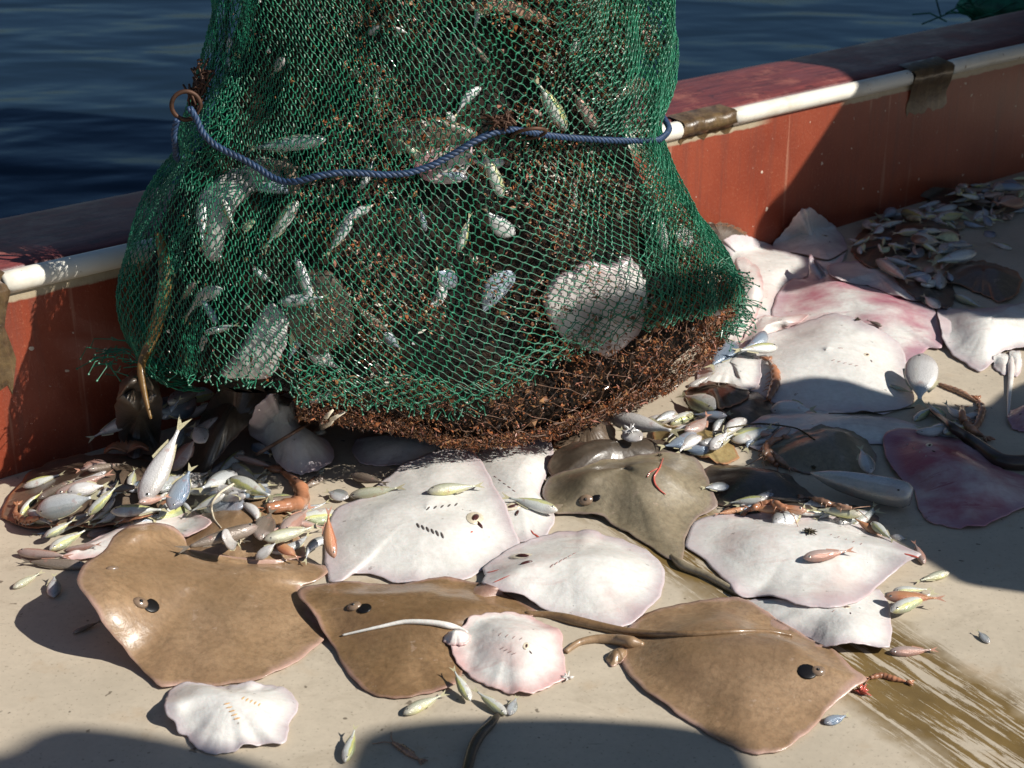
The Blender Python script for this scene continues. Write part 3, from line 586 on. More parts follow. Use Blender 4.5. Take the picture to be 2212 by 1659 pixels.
# ------------------------------------------------------------------ fish
FT = np.array([0, .06, .16, .30, .45, .60, .72, .82, .90, .96, 1.0])
PROF = {
 'scad': (.118, .082, [.16, .15, .26, .58, .86, 1.0, .98, .88, .68, .42, .10]),
 'deep': (.185, .085, [.13, .13, .34, .72, .95, 1.0, .97, .85, .62, .36, .08]),
 'disc': (.27, .08, [.10, .13, .45, .84, .99, 1.0, .93, .78, .55, .30, .08]),
 'trunk': (.125, .11, [.08, .20, .48, .72, .86, .95, 1.0, 1.0, .96, .88, .62]),
 'long': (.085, .072, [.22, .28, .52, .78, .92, 1.0, .98, .90, .74, .50, .14])}
def fish_mesh(shape, bend):
    hm, wm, tab = PROF[shape]; ns, seg = 22, 14; V, F = [], []
    def by(t): return bend*((t-.5)**2-.08)
    for i in range(ns):
        t = i/(ns-1); h = hm*np.interp(t, FT, tab); w = wm*np.interp(t, FT, tab)**.8; x = -.36+.86*t; y0 = by(t)+.012*math.sin(t*3.1)*(hm > .1)
        if i == ns-1: x += .004
        for k in range(seg):
            a = 2*math.pi*k/seg; V.append((x, y0+h*math.cos(a)*(1.0 if math.cos(a) > 0 else 1.08), w*math.sin(a)))
    for i in range(ns-1):
        for k in range(seg): a = i*seg+k; b = i*seg+(k+1) % seg; F.append((a, a+seg, b+seg, b))
    F.append(tuple(range(seg))); F.append(tuple((ns-1)*seg+k for k in range(seg))[::-1])
    parts = {'body': (V, F)}
    def plate(pts, z=.004, ys=0.):
        n = len(pts); v = [(x, y, z*(.2 if k else 1)) for k, (x, y) in enumerate(pts)]+[(x, y, -z*(.2 if k else 1)) for k, (x, y) in enumerate(pts)]
        f = [tuple(range(n)), tuple(range(2*n-1, n-1, -1))]+[(i, i+n, (i+1) % n+n, (i+1) % n) for i in range(n)]
        return v, f
    yb = by(0); th = hm*.38+.03; hb = hm*.15
    parts['tail_fin'] = plate([(-.36, yb), (-.37, yb+hb*1.1), (-.45, yb+th*.62+bend*.08), (-.535, yb+th+bend*.1), (-.48, yb+th*.35+bend*.08), (-.445, yb+bend*.07), (-.48, yb-th*.35+bend*.08), (-.53, yb-th*.9+bend*.1), (-.45, yb-th*.62+bend*.08), (-.37, yb-hb*1.1)])
    def edge(t, s): return (-.36+.86*t, by(t)+s*hm*np.interp(t, FT, tab)*.93)
    f1 = hm*.20+.008
    dp = [edge(.20, 1), edge(.35, 1), edge(.50, 1), edge(.66, 1)]
    parts['dorsal_fin'] = plate([dp[0], dp[1], dp[2], dp[3], (dp[3][0]-.03, dp[3][1]+f1*.95), (dp[2][0]-.02, dp[2][1]+f1*.6), (dp[1][0]-.03, dp[1][1]+f1*.55), (dp[0][0]-.03, dp[0][1]+f1*.5)], .003)
    ap = [edge(.18, -1.06), edge(.30, -1.06), edge(.44, -1.06)]
    parts['anal_fin'] = plate([ap[2], ap[1], ap[0], (ap[0][0]-.03, ap[0][1]-f1*.5), (ap[1][0]-.03, ap[1][1]-f1*.6), (ap[2][0]-.02, ap[2][1]-f1*.8)], .003)
    return parts
def eye_mesh(shape, bend):
    hm, wm, tab = PROF[shape]; t = .885; x = -.36+.86*t; h = hm*np.interp(t, FT, tab); w = wm*np.interp(t, FT, tab)**.8; y = bend*((t-.5)**2-.08)+h*.28
    r = .028 if hm < .25 else .032
    V, F, M = [], [], []
    for sgn in (1, -1):
        z0 = w*.86
        for (rr, zz, mi) in ((r, .006, 0), (r*.58, .0115, 1)):
            o = len(V); seg = 10
            for j, q in enumerate((1.0, .8, .35)):
                for k in range(seg): a = 2*math.pi*k/seg; V.append((x+rr*q*math.cos(a), y+rr*q*math.sin(a), sgn*(z0+zz*[.0, .75, 1.0][j]-(.004 if j == 0 else 0))))
            V.append((x, y, sgn*(z0+zz*1.03)))
            for j in range(2):
                for k in range(seg):
                    f = (o+j*seg+k, o+j*seg+(k+1) % seg, o+(j+1)*seg+(k+1) % seg, o+(j+1)*seg+k); F.append(f if sgn > 0 else f[::-1]); M.append(mi)
            for k in range(seg): f = (o+2*seg+k, o+2*seg+(k+1) % seg, o+3*seg); F.append(f if sgn > 0 else f[::-1]); M.append(mi)
    return V, F, M
FM = {}
def fish_parts(shape, bend, col):
    key = (shape, bend, col)
    if key not in FM:
        fp = fish_mesh(shape, bend); res = []
        fm = MAT['finp'] if col in ('f_pink', 'f_org') else MAT['find'] if col == 'f_brn' else MAT['fin']
        if shape == 'trunk': fp = {'body': fp['body']}
        for nm, (v, f) in fp.items():
            me = bpy.data.meshes.new('fish_'+nm); me.from_pydata(v, [], f); me.materials.append(MAT[col] if nm == 'body' else fm)
            if nm == 'body': me.polygons.foreach_set('use_smooth', [True]*len(me.polygons))
            res.append((nm, me))
        v, f, m = eye_mesh(shape, bend); me = bpy.data.meshes.new('fish_eye'); me.from_pydata(v, [], f)
        me.materials.append(MAT['eyer']); me.materials.append(MAT['black']); me.polygons.foreach_set('material_index', m); me.polygons.foreach_set('use_smooth', [True]*len(me.polygons))
        res.append(('eyes', me)); FM[key] = (res, fp['body'])
    return FM[key]
MERGE = None      # when a list, fish are gathered for one 'stuff' object (those past the count of individuals)
def flush_merge(label, cat='fish'):
    global MERGE
    V, F, MI = [], [], []; names = sorted({k for _, _, k in MERGE})
    for v, f, k in MERGE: o = len(V); V += v; F += [tuple(i+o for i in q) for q in f]; MI += [names.index(k)]*len(f)
    tag(mobj('small_fish', V, F, [MAT[k] for k in names], None, True, MI, loc=V[0]), label, cat, None, 'stuff'); MERGE = None
def place_fish(M, shape, bend, col, label, group, tree=True, cat='fish'):
    if MERGE is not None:
        fp = fish_mesh(shape, bend); k = {'f_yel': 's_yel', 'f_brn': 's_brn', 'f_pink': 's_pink', 'f_blue': 's_blue'}.get(col, 's_sil')
        for nm in ('body', 'tail_fin'): MERGE.append(([M @ Vector(v) for v in fp[nm][0]], fp[nm][1], k if nm == 'body' else 'fin'))
        if tree: add_tree([M @ Vector(v) for v in fp['body'][0]], fp['body'][1])
        return None
    res, (bv, bf) = fish_parts(shape, bend, col)
    root = empty('fish', label=label, cat=cat, group=group, mat=M)
    for nm, me in res:
        c = bpy.data.objects.new(nm, me); COL.objects.link(c); c.parent = root
    if tree: add_tree([M @ Vector(v) for v in bv], bf)
    return root
def fish(hu, hv, tu, tv, shape, col, label, group='fish of the catch strewn over rays and deck', flip=0, bend=0.0, roll=0.0, lift=0.0, st=None, wide=1.0):
    """head and tail tip as picture points; the fish lies on whatever is there"""
    ph, nh = cast(hu+(tu-hu)*.12, hv+(tv-hv)*.12); pt, nt = cast(hu+(tu-hu)*.88, hv+(tv-hv)*.88); pm, nm = cast((hu+tu)/2, (hv+tv)/2)
    zz = [min(p.z, .42) for p in (ph, pt, pm)]; zm = sorted(zz)[1] if max(zz)-min(zz) > .05 else max(zz)
    wmax = PROF[shape][1]
    zh, zt = [zm+max(-.05, min(.05, z-zm)) for z in zz[:2]]
    p1 = P(hu, hv, zh); p2 = P(tu, tv, zt); L = (p1-p2).length; sc = L/1.06
    lf = wmax*sc*wide*.82+lift+max(0, zz[2]-(zh+zt)/2)
    st_ = .3 if abs(hv-tv) > .7*abs(hu-tu) else .12
    k = st_ if st is None else st
    if hv > tv: q = EYE+rdir(tu, tv)*((p1-EYE).dot(FWD)); p2 = p2*(1-k)+q*k
    else: q = EYE+rdir(hu, hv)*((p2-EYE).dot(FWD)); p1 = p1*(1-k)+q*k
    L = (p1-p2).length; sc = L/1.06; lf = wmax*sc*wide*.82+lift+max(0, zz[2]-(p1.z+p2.z)/2)*.6
    x = (p1-p2).normalized(); n = (nh+nt+nm); n = (n.normalized()*.5+Vector((0, 0, 1))*.6-rdir(hu, hv).normalized()*.75); n = (n-x*n.dot(x)).normalized()
    n = (Matrix.Rotation(roll, 3, x) @ n); y = n.cross(x)
    if flip: y, n = -y, -n
    o = p2+(p1-p2)*(.56/1.06)+Vector((0, 0, lf))
    o = P(*[q for q in proj(p2+(p1-p2)*(.56/1.06))], o.z) if False else o
    # keep it on its line of sight after lifting
    c = proj(p2+(p1-p2)*(.56/1.06)); o = P(c[0], c[1], (p2+(p1-p2)*.53).z+lf) if lf < .05 else p2+(p1-p2)*.53+Vector((0, 0, lf))
    M = Matrix.Translation(o) @ Matrix(((x.x*sc, y.x*sc, n.x*sc*wide, 0), (x.y*sc, y.y*sc, n.y*sc*wide, 0), (x.z*sc, y.z*sc, n.z*sc*wide, 0), (0, 0, 0, 1)))
    return place_fish(M, shape, bend, col, label, group)
# (head u, head v, tail u, tail v, shape, colour, label, options)
FISH = [
 # left heap, back to front
 (288, 902, 185, 952, 'scad', 'f_sil', 'grey silver fish alone in the shade at the bulwark foot, tail down left', {}),
 (365, 870, 440, 842, 'long', 'f_sil', 'thin pale fish in deep shade just right of the hanging eel', {}),
 (350, 905, 395, 855, 'scad', 'f_blue', 'bluish fish wedged in shade below the hanging eel', {}),
 (410, 900, 470, 860, 'scad', 'f_sil', 'dull silver fish in shade above the glinting fish heads', {}),
 (230, 1000, 160, 1018, 'disc', 'f_pink', 'rosy fish lump at the back edge of the left heap', {}),
 (330, 1000, 400, 965, 'scad', 'f_pink', 'pinkish shaded fish behind the upright silver fish', {}),
 (327, 1010, 372, 985, 'scad', 'f_sil', 'small fish head with dark eye peeping left of the upright fish', {}),
 (190, 1015, 278, 1000, 'long', 'f_brn', 'brown elongated fish along the back of the left heap', {}),
 (50, 1052, 145, 1020, 'scad', 'f_yel', 'yellow and white fish at the upper left rim of the heap', {'flip': 1}),
 (82, 1078, 180, 1025, 'long', 'f_brn', 'slim brown fish second from the left rim of the heap', {}),
 (120, 1068, 250, 1018, 'long', 'f_pink', 'rosy grey slim fish crossing the upper left heap', {}),
 (280, 1050, 292, 1008, 'scad', 'f_yel', 'small green edged fish end in the middle of the heap', {}),
 (146, 1062, 240, 1046, 'deep', 'f_wht', 'bright sunlit cream fish with pink snout, left heap', {'lift': .01}),
 (235, 1055, 320, 1052, 'scad', 'f_brn', 'dull brown fish right of the bright cream fish', {}),
 (378, 968, 402, 915, 'deep', 'f_sil', 'grey fish with black eye right of the upright silver fish', {'lift': .02, 'st': .75}),
 (443, 955, 415, 915, 'disc', 'f_wht', 'round shiny silver fish glinting at the top of the left heap', {'lift': .03, 'st': .75}),
 (372, 1016, 432, 935, 'deep', 'f_pink', 'orange pink fish with dark eye pointing down left', {'lift': .03, 'flip': 1, 'st': .75}),
 (330, 1060, 410, 1020, 'deep', 'f_sil', 'silver fish with open mouth under the upright fish', {}),
 (306, 1085, 402, 896, 'scad', 'f_wht', 'large upright silver white fish with green tail tip', {'lift': .02, 'st': .85, 'wide': .8}),
 (425, 1010, 400, 1020, 'scad', 'f_brn', 'short brown fish bit between pointed grey fish and net', {}),
 (368, 1100, 418, 1000, 'deep', 'f_blue', 'pointed blue grey fish standing beside the upright one', {'lift': .02, 'st': .75}),
 (545, 960, 590, 985, 'deep', 'f_blue', 'pale blue fish lying under the brown stick', {'lift': .02}),
 (526, 975, 457, 1035, 'scad', 'f_yel', 'pale green fish pointing up to the pale blue fish', {}),
 (505, 985, 600, 1012, 'long', 'f_pink', 'thin rosy fish crossing below the pale blue fish', {}),
 (503, 1003, 565, 1045, 'scad', 'f_yel', 'grey green fish with head left, right of the heap centre', {'flip': 1}),
 (508, 1022, 420, 1062, 'scad', 'f_sil', 'slim silver fish pointing up right, middle of heap', {}),
 (497, 1036, 600, 1078, 'scad', 'f_yel', 'yellow striped fish with blunt violet head, right of heap', {'lift': .012}),
 (485, 1068, 398, 1112, 'scad', 'f_yel', 'pale blue and yellow fish pointing up right beside brown wing', {'lift': .01}),
 (470, 1062, 440, 1070, 'scad', 'f_blue', 'bluish fish sliver above the pale blue and yellow fish', {}),
 (300, 1085, 370, 1070, 'scad', 'f_pink', 'violet pink fish half buried in the heap middle', {}),
 (80, 1105, 222, 1068, 'deep', 'f_sil', 'big grey fish with open red mouth at the left front', {'lift': .015, 'wide': 1.2}),
 (60, 1103, 118, 1138, 'scad', 'f_sil', 'small fish with red mouth under the big grey fish', {}),
 (190, 1112, 262, 1040, 'scad', 'f_yel', 'yellow edged fish rising steeply behind the striped one', {'lift': .01}),
 (240, 1105, 372, 1100, 'scad', 'f_yel', 'long green and yellow striped fish, head left, heap front', {'lift': .015, 'flip': 1}),
 (395, 1085, 420, 1112, 'scad', 'f_sil', 'small silver fish end beside the striped fish', {}),
 (97, 1160, 168, 1118, 'scad', 'f_yel', 'bright green edged fish at the lower left heap', {'lift': .008}),
 (160, 1135, 228, 1100, 'long', 'f_brn', 'slim brown fish under the lower green edged fish', {}),
 (107, 1187, 200, 1137, 'scad', 'f_yel', 'lime striped fish lowest in the left heap', {'lift': .004}),
 (188, 1157, 265, 1138, 'deep', 'f_pink', 'small rosy fish with round head near the pink wing edge', {}),
 (138, 1190, 222, 1174, 'long', 'f_pink', 'thin pink fish against the pink wing edge', {}),
 (38, 1192, 160, 1203, 'long', 'f_pink', 'slender pink fish with red head, upper of the two left of the brown ray', {'flip': 1}),
 (187, 1222, 38, 1212, 'long', 'f_brn', 'slender rust coloured fish, lower of the two left of the brown ray', {}),
 (28, 1270, 97, 1232, 'scad', 'f_yel2', 'bright yellow and white fish on the deck at far left', {}),
 (116, 1290, 117, 1236, 'deep', 'f_sil', 'small speckled grey fish on shaded deck at far left', {}),
 (157, 1368, 222, 1340, 'long', 'f_brn', 'grey brown fish half under the brown ray at left', {}),
 (555, 1138, 378, 1190, 'long', 'f_brn', 'long grey fish with yellow tail on the brown ray shoulder', {'lift': .02, 'wide': 1.15}),
 # cluster left of the big white ray
 (532, 1085, 570, 1140, 'scad', 'f_wht', 'curled white fish on the brown wing', {'bend': .5}),
 (560, 1165, 590, 1095, 'deep', 'f_brn', 'purplish brown fish with big eye in the centre cluster', {'lift': .01}),
 (580, 1085, 660, 1072, 'long', 'f_brn', 'brown fish behind the curled shrimp', {}),
 (480, 1160, 520, 1175, 'disc', 'f_wht', 'crumpled white scrap of fish on the brown wing', {}),
 (608, 1150, 678, 1088, 'scad', 'f_pink', 'rosy and blue fish crossing the cluster upward right', {'lift': .012}),
 (640, 1128, 705, 1142, 'long', 'f_pink', 'thin pink fish right in the centre cluster', {}),
 (574, 1172, 606, 1128, 'long', 'f_pink', 'pale pink curved fish in the centre cluster', {'bend': .6}),
 (572, 1166, 694, 1134, 'scad', 'f_yel2', 'yellow fish pointing left across the cluster', {'lift': .018}),
 (553, 1208, 604, 1166, 'deep', 'f_wht', 'white fish with red mouth at the cluster bottom', {'lift': .006}),
 (598, 1175, 650, 1208, 'deep', 'f_org', 'orange fish with black eye at the cluster bottom', {'lift': .01}),
 (705, 1158, 642, 1212, 'scad', 'f_sil', 'grey striped fish curved at the cluster right end', {'bend': -.6, 'lift': .012}),
 (718, 1205, 703, 1092, 'scad', 'f_org', 'pink and yellow fish hugging the edge of big white ray', {'lift': .012, 'bend': .2, 'st': .75}),
 (752, 1075, 700, 1060, 'disc', 'f_sil', 'flat silver grey fish at the tip of the big white ray', {'lift': .008}),
 (700, 1030, 640, 1062, 'scad', 'f_brn', 'dark fish in shade above the flat silver fish', {}),
 (760, 1026, 842, 1046, 'scad', 'f_brn', 'dark fish with pale eye on the back of big white ray', {}),
 (755, 1072, 880, 1050, 'scad', 'f_yel2', 'lime yellow fish at upper left of the big white ray', {}),
 (924, 1062, 1050, 1047, 'scad', 'f_yel2', 'yellow bellied fish lying on the big white ray', {'flip': 1}),
 (1204, 1103, 1078, 1070, 'scad', 'f_yel', 'yellow fish between the big white ray and olive ray', {}),
 # front
 (1016, 1513, 975, 1437, 'scad', 'f_yel', 'yellowish fish touching the small ray, head down', {'lift': .004, 'flip': 1}),
 (872, 1542, 970, 1494, 'scad', 'f_yel2', 'yellow fish on the deck below the middle brown ray, head left', {'flip': 1}),
 (1094, 1543, 1018, 1484, 'scad', 'f_yel', 'fish under the small ray edge with head at the dark tail', {'flip': 1}),
 (1100, 1545, 1118, 1500, 'deep', 'f_sil', 'short silver fish poking out below the small ray', {}),
 (745, 1646, 770, 1562, 'scad', 'f_yel', 'lone yellow green fish on the deck at the bottom edge', {}),
 # right front
 (1736, 1205, 1850, 1187, 'scad', 'f_pink', 'small pink silver fish lying on the white ray', {}),
 (1925, 1320, 2027, 1276, 'scad', 'f_yel', 'yellow edged fish nearest the lower white ray corner', {'lift': .014}),
 (1912, 1288, 2046, 1293, 'scad', 'f_org', 'orange fish under the yellow edged fish', {}),
 (1930, 1276, 2018, 1272, 'scad', 'f_yel', 'green topped fish in the middle of the small stack on deck', {'lift': .006}),
 (2050, 1237, 1974, 1258, 'scad', 'f_yel2', 'cream fish with rounded end, topmost of the deck group', {}),
 (1922, 1408, 2030, 1403, 'scad', 'f_pink', 'silver and orange fish by the snout corner of lower white ray', {}),
 (2137, 1389, 2108, 1358, 'deep', 'f_sil', 'tiny silver fish alone on the right deck', {}),
 (1780, 1562, 1838, 1542, 'deep', 'f_blue', 'small blue grey fish at the rim of the front right ray', {}),
 (1905, 1160, 1835, 1112, 'scad', 'f_org', 'rust brown fish along the upper edge of the white ray', {}),
 (1884, 1128, 1934, 1172, 'scad', 'f_yel', 'yellowish fish leading to the white ray tip', {}),
 (1925, 1160, 1962, 1164, 'disc', 'f_wht', 'round silver white fish on the deck near the ray tip', {'wide': 1.5}),
 (1996, 1218, 1972, 1165, 'scad', 'f_pink', 'pinkish fish behind the white ray tip', {}),
 # right middle
 (1862, 1112, 1745, 1098, 'scad', 'f_yel2', 'bright yellow fish behind the white ray with a fish on it', {'lift': .004}),
 (1742, 1103, 1600, 1098, 'long', 'f_org', 'long orange fish above the right white ray', {}),
 (1652, 1078, 1560, 1088, 'scad', 'f_yel', 'pale yellow fish on the dark shaded ray', {}),
 (1575, 1050, 1512, 1054, 'deep', 'f_sil', 'short silver green fish right of the olive ray wing', {}),
 (1610, 1098, 1540, 1112, 'long', 'f_org', 'slender orange fish by the olive ray corner', {}),
 (1965, 1072, 1705, 1012, 'trunk', 'f_sil', 'large blue silver fish without tail, below the round flatfish', {'wide': 1.0, 'lift': .01, 'flip': 1}),
 (1546, 882, 1465, 850, 'deep', 'f_yel', 'shaded green edged fish at the net bottom right', {'flip': 1}),
 (1570, 898, 1484, 895, 'scad', 'f_blue', 'shaded slim fish below the green edged one at net bottom', {}),
 (1458, 890, 1405, 915, 'scad', 'f_sil', 'small pale fish end under the net corner', {}),
 (1322, 902, 1478, 936, 'scad', 'f_wht', 'bright white fish with yellow tail just below the net', {'lift': .02}),
 (1385, 950, 1335, 925, 'disc', 'f_wht', 'crumpled glinting white fish below the net', {'lift': .015, 'wide': 1.1, 'st': .6}),
 (1880, 1022, 1856, 960, 'deep', 'f_sil', 'grey green fish standing beside the purple ray', {'lift': .012}),
 (1665, 886, 1768, 884, 'disc', 'f_wht', 'oval pale fish with yellow tail in the ray shade', {'lift': .006}),
 (1680, 750, 1580, 758, 'scad', 'f_yel', 'yellow green fish left of the largest white ray', {'lift': .01}),
 (1922, 832, 1975, 850, 'long', 'f_yel2', 'thin yellow fish near the largest ray snout', {}),
 (1993, 765, 1985, 885, 'deep', 'f_wht', 'crumpled white and pink fish right of the largest ray', {'lift': .004, 'wide': .8, 'st': .45}),
 (2040, 905, 2000, 868, 'deep', 'f_yel', 'yellow green fish under the crumpled white fish', {}),
 (2085, 905, 2030, 870, 'scad', 'f_wht', 'white fish curved towards the orange claws', {'bend': .4, 'lift': .008}),
 (1905, 705, 1870, 690, 'scad', 'f_brn', 'small brown scrap fish on the blotched ray', {}),
 # upper right shade
 (2212, 405, 2115, 400, 'scad', 'f_blue', 'larger blue grey fish at the top of the shaded strew', {}),
 (2085, 402, 2062, 404, 'scad', 'f_sil', 'small pale fish left of the larger blue grey fish', {}),
 (2030, 435, 1975, 452, 'long', 'f_sil', 'slim grey fish below the top of the shaded strew', {}),
 (2117, 428, 2062, 418, 'scad', 'f_yel', 'pale fish in the top row of the shaded strew', {}),
 (1950, 457, 2015, 472, 'scad', 'f_yel', 'yellow lined fish at the middle of the strew', {}),
 (2068, 445, 1998, 462, 'scad', 'f_sil', 'silver fish with bright head in the strew middle', {}),
 (2028, 470, 2095, 458, 'scad', 'f_yel', 'pale striped fish right of the yellow lined fish', {}),
 (2140, 488, 2120, 458, 'deep', 'f_blue', 'blue glinting small fish in the strew', {}),
 (2148, 512, 2122, 496, 'disc', 'f_blue', 'tiny blue round fish below the blue glinting one', {}),
 (2185, 538, 2132, 520, 'scad', 'f_yel', 'yellow lined fish on bare deck at upper right', {}),
 (1905, 488, 1885, 510, 'deep', 'f_sil', 'curled pale fish near the greyish ray', {'bend': .5}),
 (1872, 516, 1832, 535, 'scad', 'f_yel', 'green fish beside the greyish ray', {}),
 (1918, 528, 1970, 538, 'scad', 'f_yel', 'yellow lined fish left in the lower strew', {}),
 (1990, 525, 2035, 550, 'scad', 'f_yel', 'green lined fish right in the lower strew', {}),
 (2108, 545, 2005, 570, 'scad', 'f_sil', 'long pale silver fish pointing right in the lower strew', {'lift': .008}),
 (1910, 558, 1995, 582, 'long', 'f_sil', 'slim grey fish, upper of the pair by the blotched ray', {}),
 (1895, 562, 1970, 612, 'long', 'f_sil', 'slim grey fish, lower of the pair by the blotched ray', {}),
 (2030, 622, 2026, 578, 'scad', 'f_sil', 'pale fish upright by the rust rimmed flatfish', {}),
 (2062, 637, 2130, 668, 'scad', 'f_yel', 'green striped fish behind the right edge ray', {}),
 (2000, 590, 1940, 600, 'scad', 'f_blue', 'violet grey fish between the two slim pairs', {}),
 (2030, 665, 1990, 635, 'deep', 'f_sil', 'pale grey fish half under the right edge ray', {}),
]

ray('rust rimmed brown flatfish in the shade at the upper right', 'rusty', [(2038, 590), (2070, 572), (2130, 568), (2190, 585), (2208, 610), (2195, 640), (2160, 655), (2130, 640), (2080, 622), (2045, 612)], (2120, 605), .022, name='flatfish', cat='flatfish', bumps=[(2170, 600, 50, .02)])
ray('dark brown ray in the middle of the shaded strew, thin tail left', 'dark', [(1925, 520), (1940, 490), (1990, 470), (2050, 480), (2075, 510), (2060, 535), (2010, 545), (1960, 545)], (2000, 510), .022, tail=[(1940, 525), (1900, 530), (1860, 540)], tr=(.005, .002))
ray('dark scrap of ray at the bulwark foot, top of the shaded strew', 'dark', [(1990, 425), (2020, 405), (2060, 415), (2130, 425), (2190, 420), (2200, 445), (2120, 455), (2040, 450)], (2090, 435), .022)
rr = random.Random(11)
def inpoly(x, y, P_):
    c = False; j = len(P_)-1
    for i in range(len(P_)):
        if (P_[i][1] > y) != (P_[j][1] > y) and x < (P_[j][0]-P_[i][0])*(y-P_[i][1])/(P_[j][1]-P_[i][1])+P_[i][0]: c = not c
        j = i
    return c
REG = [(1835, 500), (1900, 470), (1990, 425), (2080, 405), (2240, 375), (2240, 470), (2150, 470), (2110, 500), (2090, 560), (2030, 615), (1960, 612), (1900, 585), (1850, 550)]
cnt = 0; MERGE = []
while cnt < 115:
    if cnt == 77 and MERGE is not None: flush_merge('small dull fish strewn thinly beneath others in the upper right shade')
    u, v = rr.uniform(1830, 2240), rr.uniform(375, 630)
    if not inpoly(u, v, REG): continue
    L = rr.uniform(40, 66); a = rr.uniform(0, 6.28); du, dv = L*math.cos(a), L*.42*math.sin(a)
    fish(u+du/2, v+dv/2, u-du/2, v-dv/2, rr.choice(['scad', 'scad', 'long', 'deep']), rr.choice(['f_yel', 'f_yel', 'f_sil', 'f_sil', 'f_brn', 'f_pink', 'f_blue']),
         'small fish in the dim strew along the shaded bulwark foot, upper right', group='small fish strewn in the bulwark shade, upper right', flip=rr.random() < .5, bend=rr.choice([0, 0, .3, -.3]), lift=rr.uniform(0, .006)); cnt += 1
# hidden-level filler fish between the named ones of the left heap and around the centre
for poly, n, lab, g in (([(60, 1080), (150, 1030), (300, 1010), (420, 1010), (520, 990), (600, 1010), (610, 1060), (480, 1090), (360, 1110), (200, 1160), (110, 1170), (60, 1110)], 38, 'small fish showing between the larger ones of the left heap', 'small fish filling the left heap'),
                  ([(560, 1090), (690, 1075), (715, 1150), (660, 1205), (570, 1200)], 9, 'small fish jumbled in the cluster left of big white ray', 'small fish in the centre cluster'),
                  ([(340, 870), (400, 830), (460, 870), (440, 940), (360, 950)], 8, 'dim fish in the dark hollow under the left net edge', 'dim fish under the left net edge'),
                  ([(1560, 930), (1680, 930), (1690, 960), (1600, 985)], 6, 'small fish in shade right of the spotted flatfish', 'small fish in shade by the spotted flatfish'),
                  ([(1550, 690), (1640, 720), (1600, 830), (1520, 850), (1500, 790)], 5, 'small fish between net corner and the largest white ray', 'small fish beside the net corner'),
                  ([(1400, 900), (1480, 870), (1560, 880), (1590, 930), (1540, 990), (1420, 960)], 12, 'small fish in the jumble between net bottom and olive ray', 'small fish below the net corner'),
                  ([(1540, 1070), (1700, 1080), (1880, 1100), (1930, 1140), (1880, 1135), (1760, 1115), (1560, 1112)], 8, 'small fish lined along the upper edge of the white ray', 'small fish behind the right white ray'),
                  ([(1950, 870), (2040, 850), (2090, 880), (2080, 930), (2000, 930)], 5, 'small fish scattered around the orange claws at right', 'small fish around the orange claws')):
    k = 0; xs = [p[0] for p in poly]; ys = [p[1] for p in poly]
    while k < n:
        u, v = rr.uniform(min(xs), max(xs)), rr.uniform(min(ys), max(ys))
        if not inpoly(u, v, poly): continue
        L = rr.uniform(70, 120); a = rr.choice([rr.gauss(-.5, .35), rr.gauss(2.6, .35)]); du, dv = L*math.cos(a), L*.6*math.sin(a)
        fish(u+du/2, v+dv/2, u-du/2, v-dv/2, rr.choice(['scad', 'scad', 'long', 'deep']), rr.choice(['f_yel', 'f_yel', 'f_sil', 'f_sil', 'f_wht', 'f_wht', 'f_blue', 'f_pink' if k % 3 == 0 else 'f_sil']), lab, group=g, flip=rr.random() < .5, bend=rr.choice([0, .3, -.3]), lift=-.004); k += 1

# the named fish go on top of the filler
for f in FISH: fish(*f[:5], f[5], f[6], **f[7])

# ------------------------------------------------------------------ other animals and bits
def draped_tube(name, mat, pts, rad, label, cat, n=36, zf=None, seg=12, flat=1.0, group=None):
    pp = crom(pts, n); zs, rs = [], []
    for i, p in enumerate(pp):
        t = i/(n-1); r = float(np.interp(t, np.linspace(0, 1, len(rad)), rad)); rs.append(r)
        zs.append((zf(t) if zf else min(cast(*p)[0].z, .35))+r*.75)
    for _ in range(6): zs = [max(zs[i]*.998, (zs[max(i-1, 0)]+zs[i]+zs[min(i+1, n-1)])/3) for i in range(n)]
    path = [P(p[0], p[1], z) for p, z in zip(pp, zs)]
    v, f = tube(path, rs, seg); o = mobj(name, v, f, MAT[mat], attr={'rim': [.2]*len(v)}, loc=path[0]); tag(o, label, cat, group); add_tree(v, f); return o, path
draped_tube('eel', 'eeld', [(2010, 885), (2060, 925), (2110, 960), (2160, 995), (2212, 1000), (2260, 985)], [.004, .010, .014, .017, .018, .018], 'dark brown eel lying along the purple ray at the right edge', 'eel')
draped_tube('ray_tail', 'dark', [(1075, 1545), (1060, 1565), (1040, 1585), (1022, 1615), (1008, 1665), (1000, 1700)], [.005, .008, .009, .009, .009, .009], 'dark thin tail lying on the deck down to the bottom edge', 'tail')
draped_tube('stick', 'rust', [(628, 1078), (680, 1030)], [.002, .002], 'short brown twig in the centre cluster', 'stick')
draped_tube('stick', 'shrimpd', [(552, 983), (600, 955), (650, 925), (700, 895)], [.004, .004, .004, .0035], 'thin straight brown stick lying across the bluish white ray', 'stick')
draped_tube('stick', 'gut', [(505, 1045), (475, 1065), (457, 1090), (462, 1120), (478, 1140)], [.0022, .0025, .0025, .002, .001], 'thin pale curved tendril on the brown wing beside the left heap', 'tendril')
draped_tube('red_weed', 'blotch', [(1432, 990), (1425, 1010), (1413, 1030), (1415, 1045), (1425, 1058), (1438, 1068)], [.0015, .002, .002, .002, .0018, .001], 'thin red branching weed lying on the olive ray', 'seaweed')
draped_tube('red_weed', 'blotch', [(1420, 1012), (1405, 1020), (1398, 1030)], [.0014, .0014, .001], 'short red weed twig beside the red weed on olive ray', 'seaweed')
draped_tube('tendril', 'weed', [(1570, 925), (1640, 915), (1720, 925), (1760, 950)], [.0018]*4, 'thin dark line curving over rays left of the round flatfish', 'tendril')
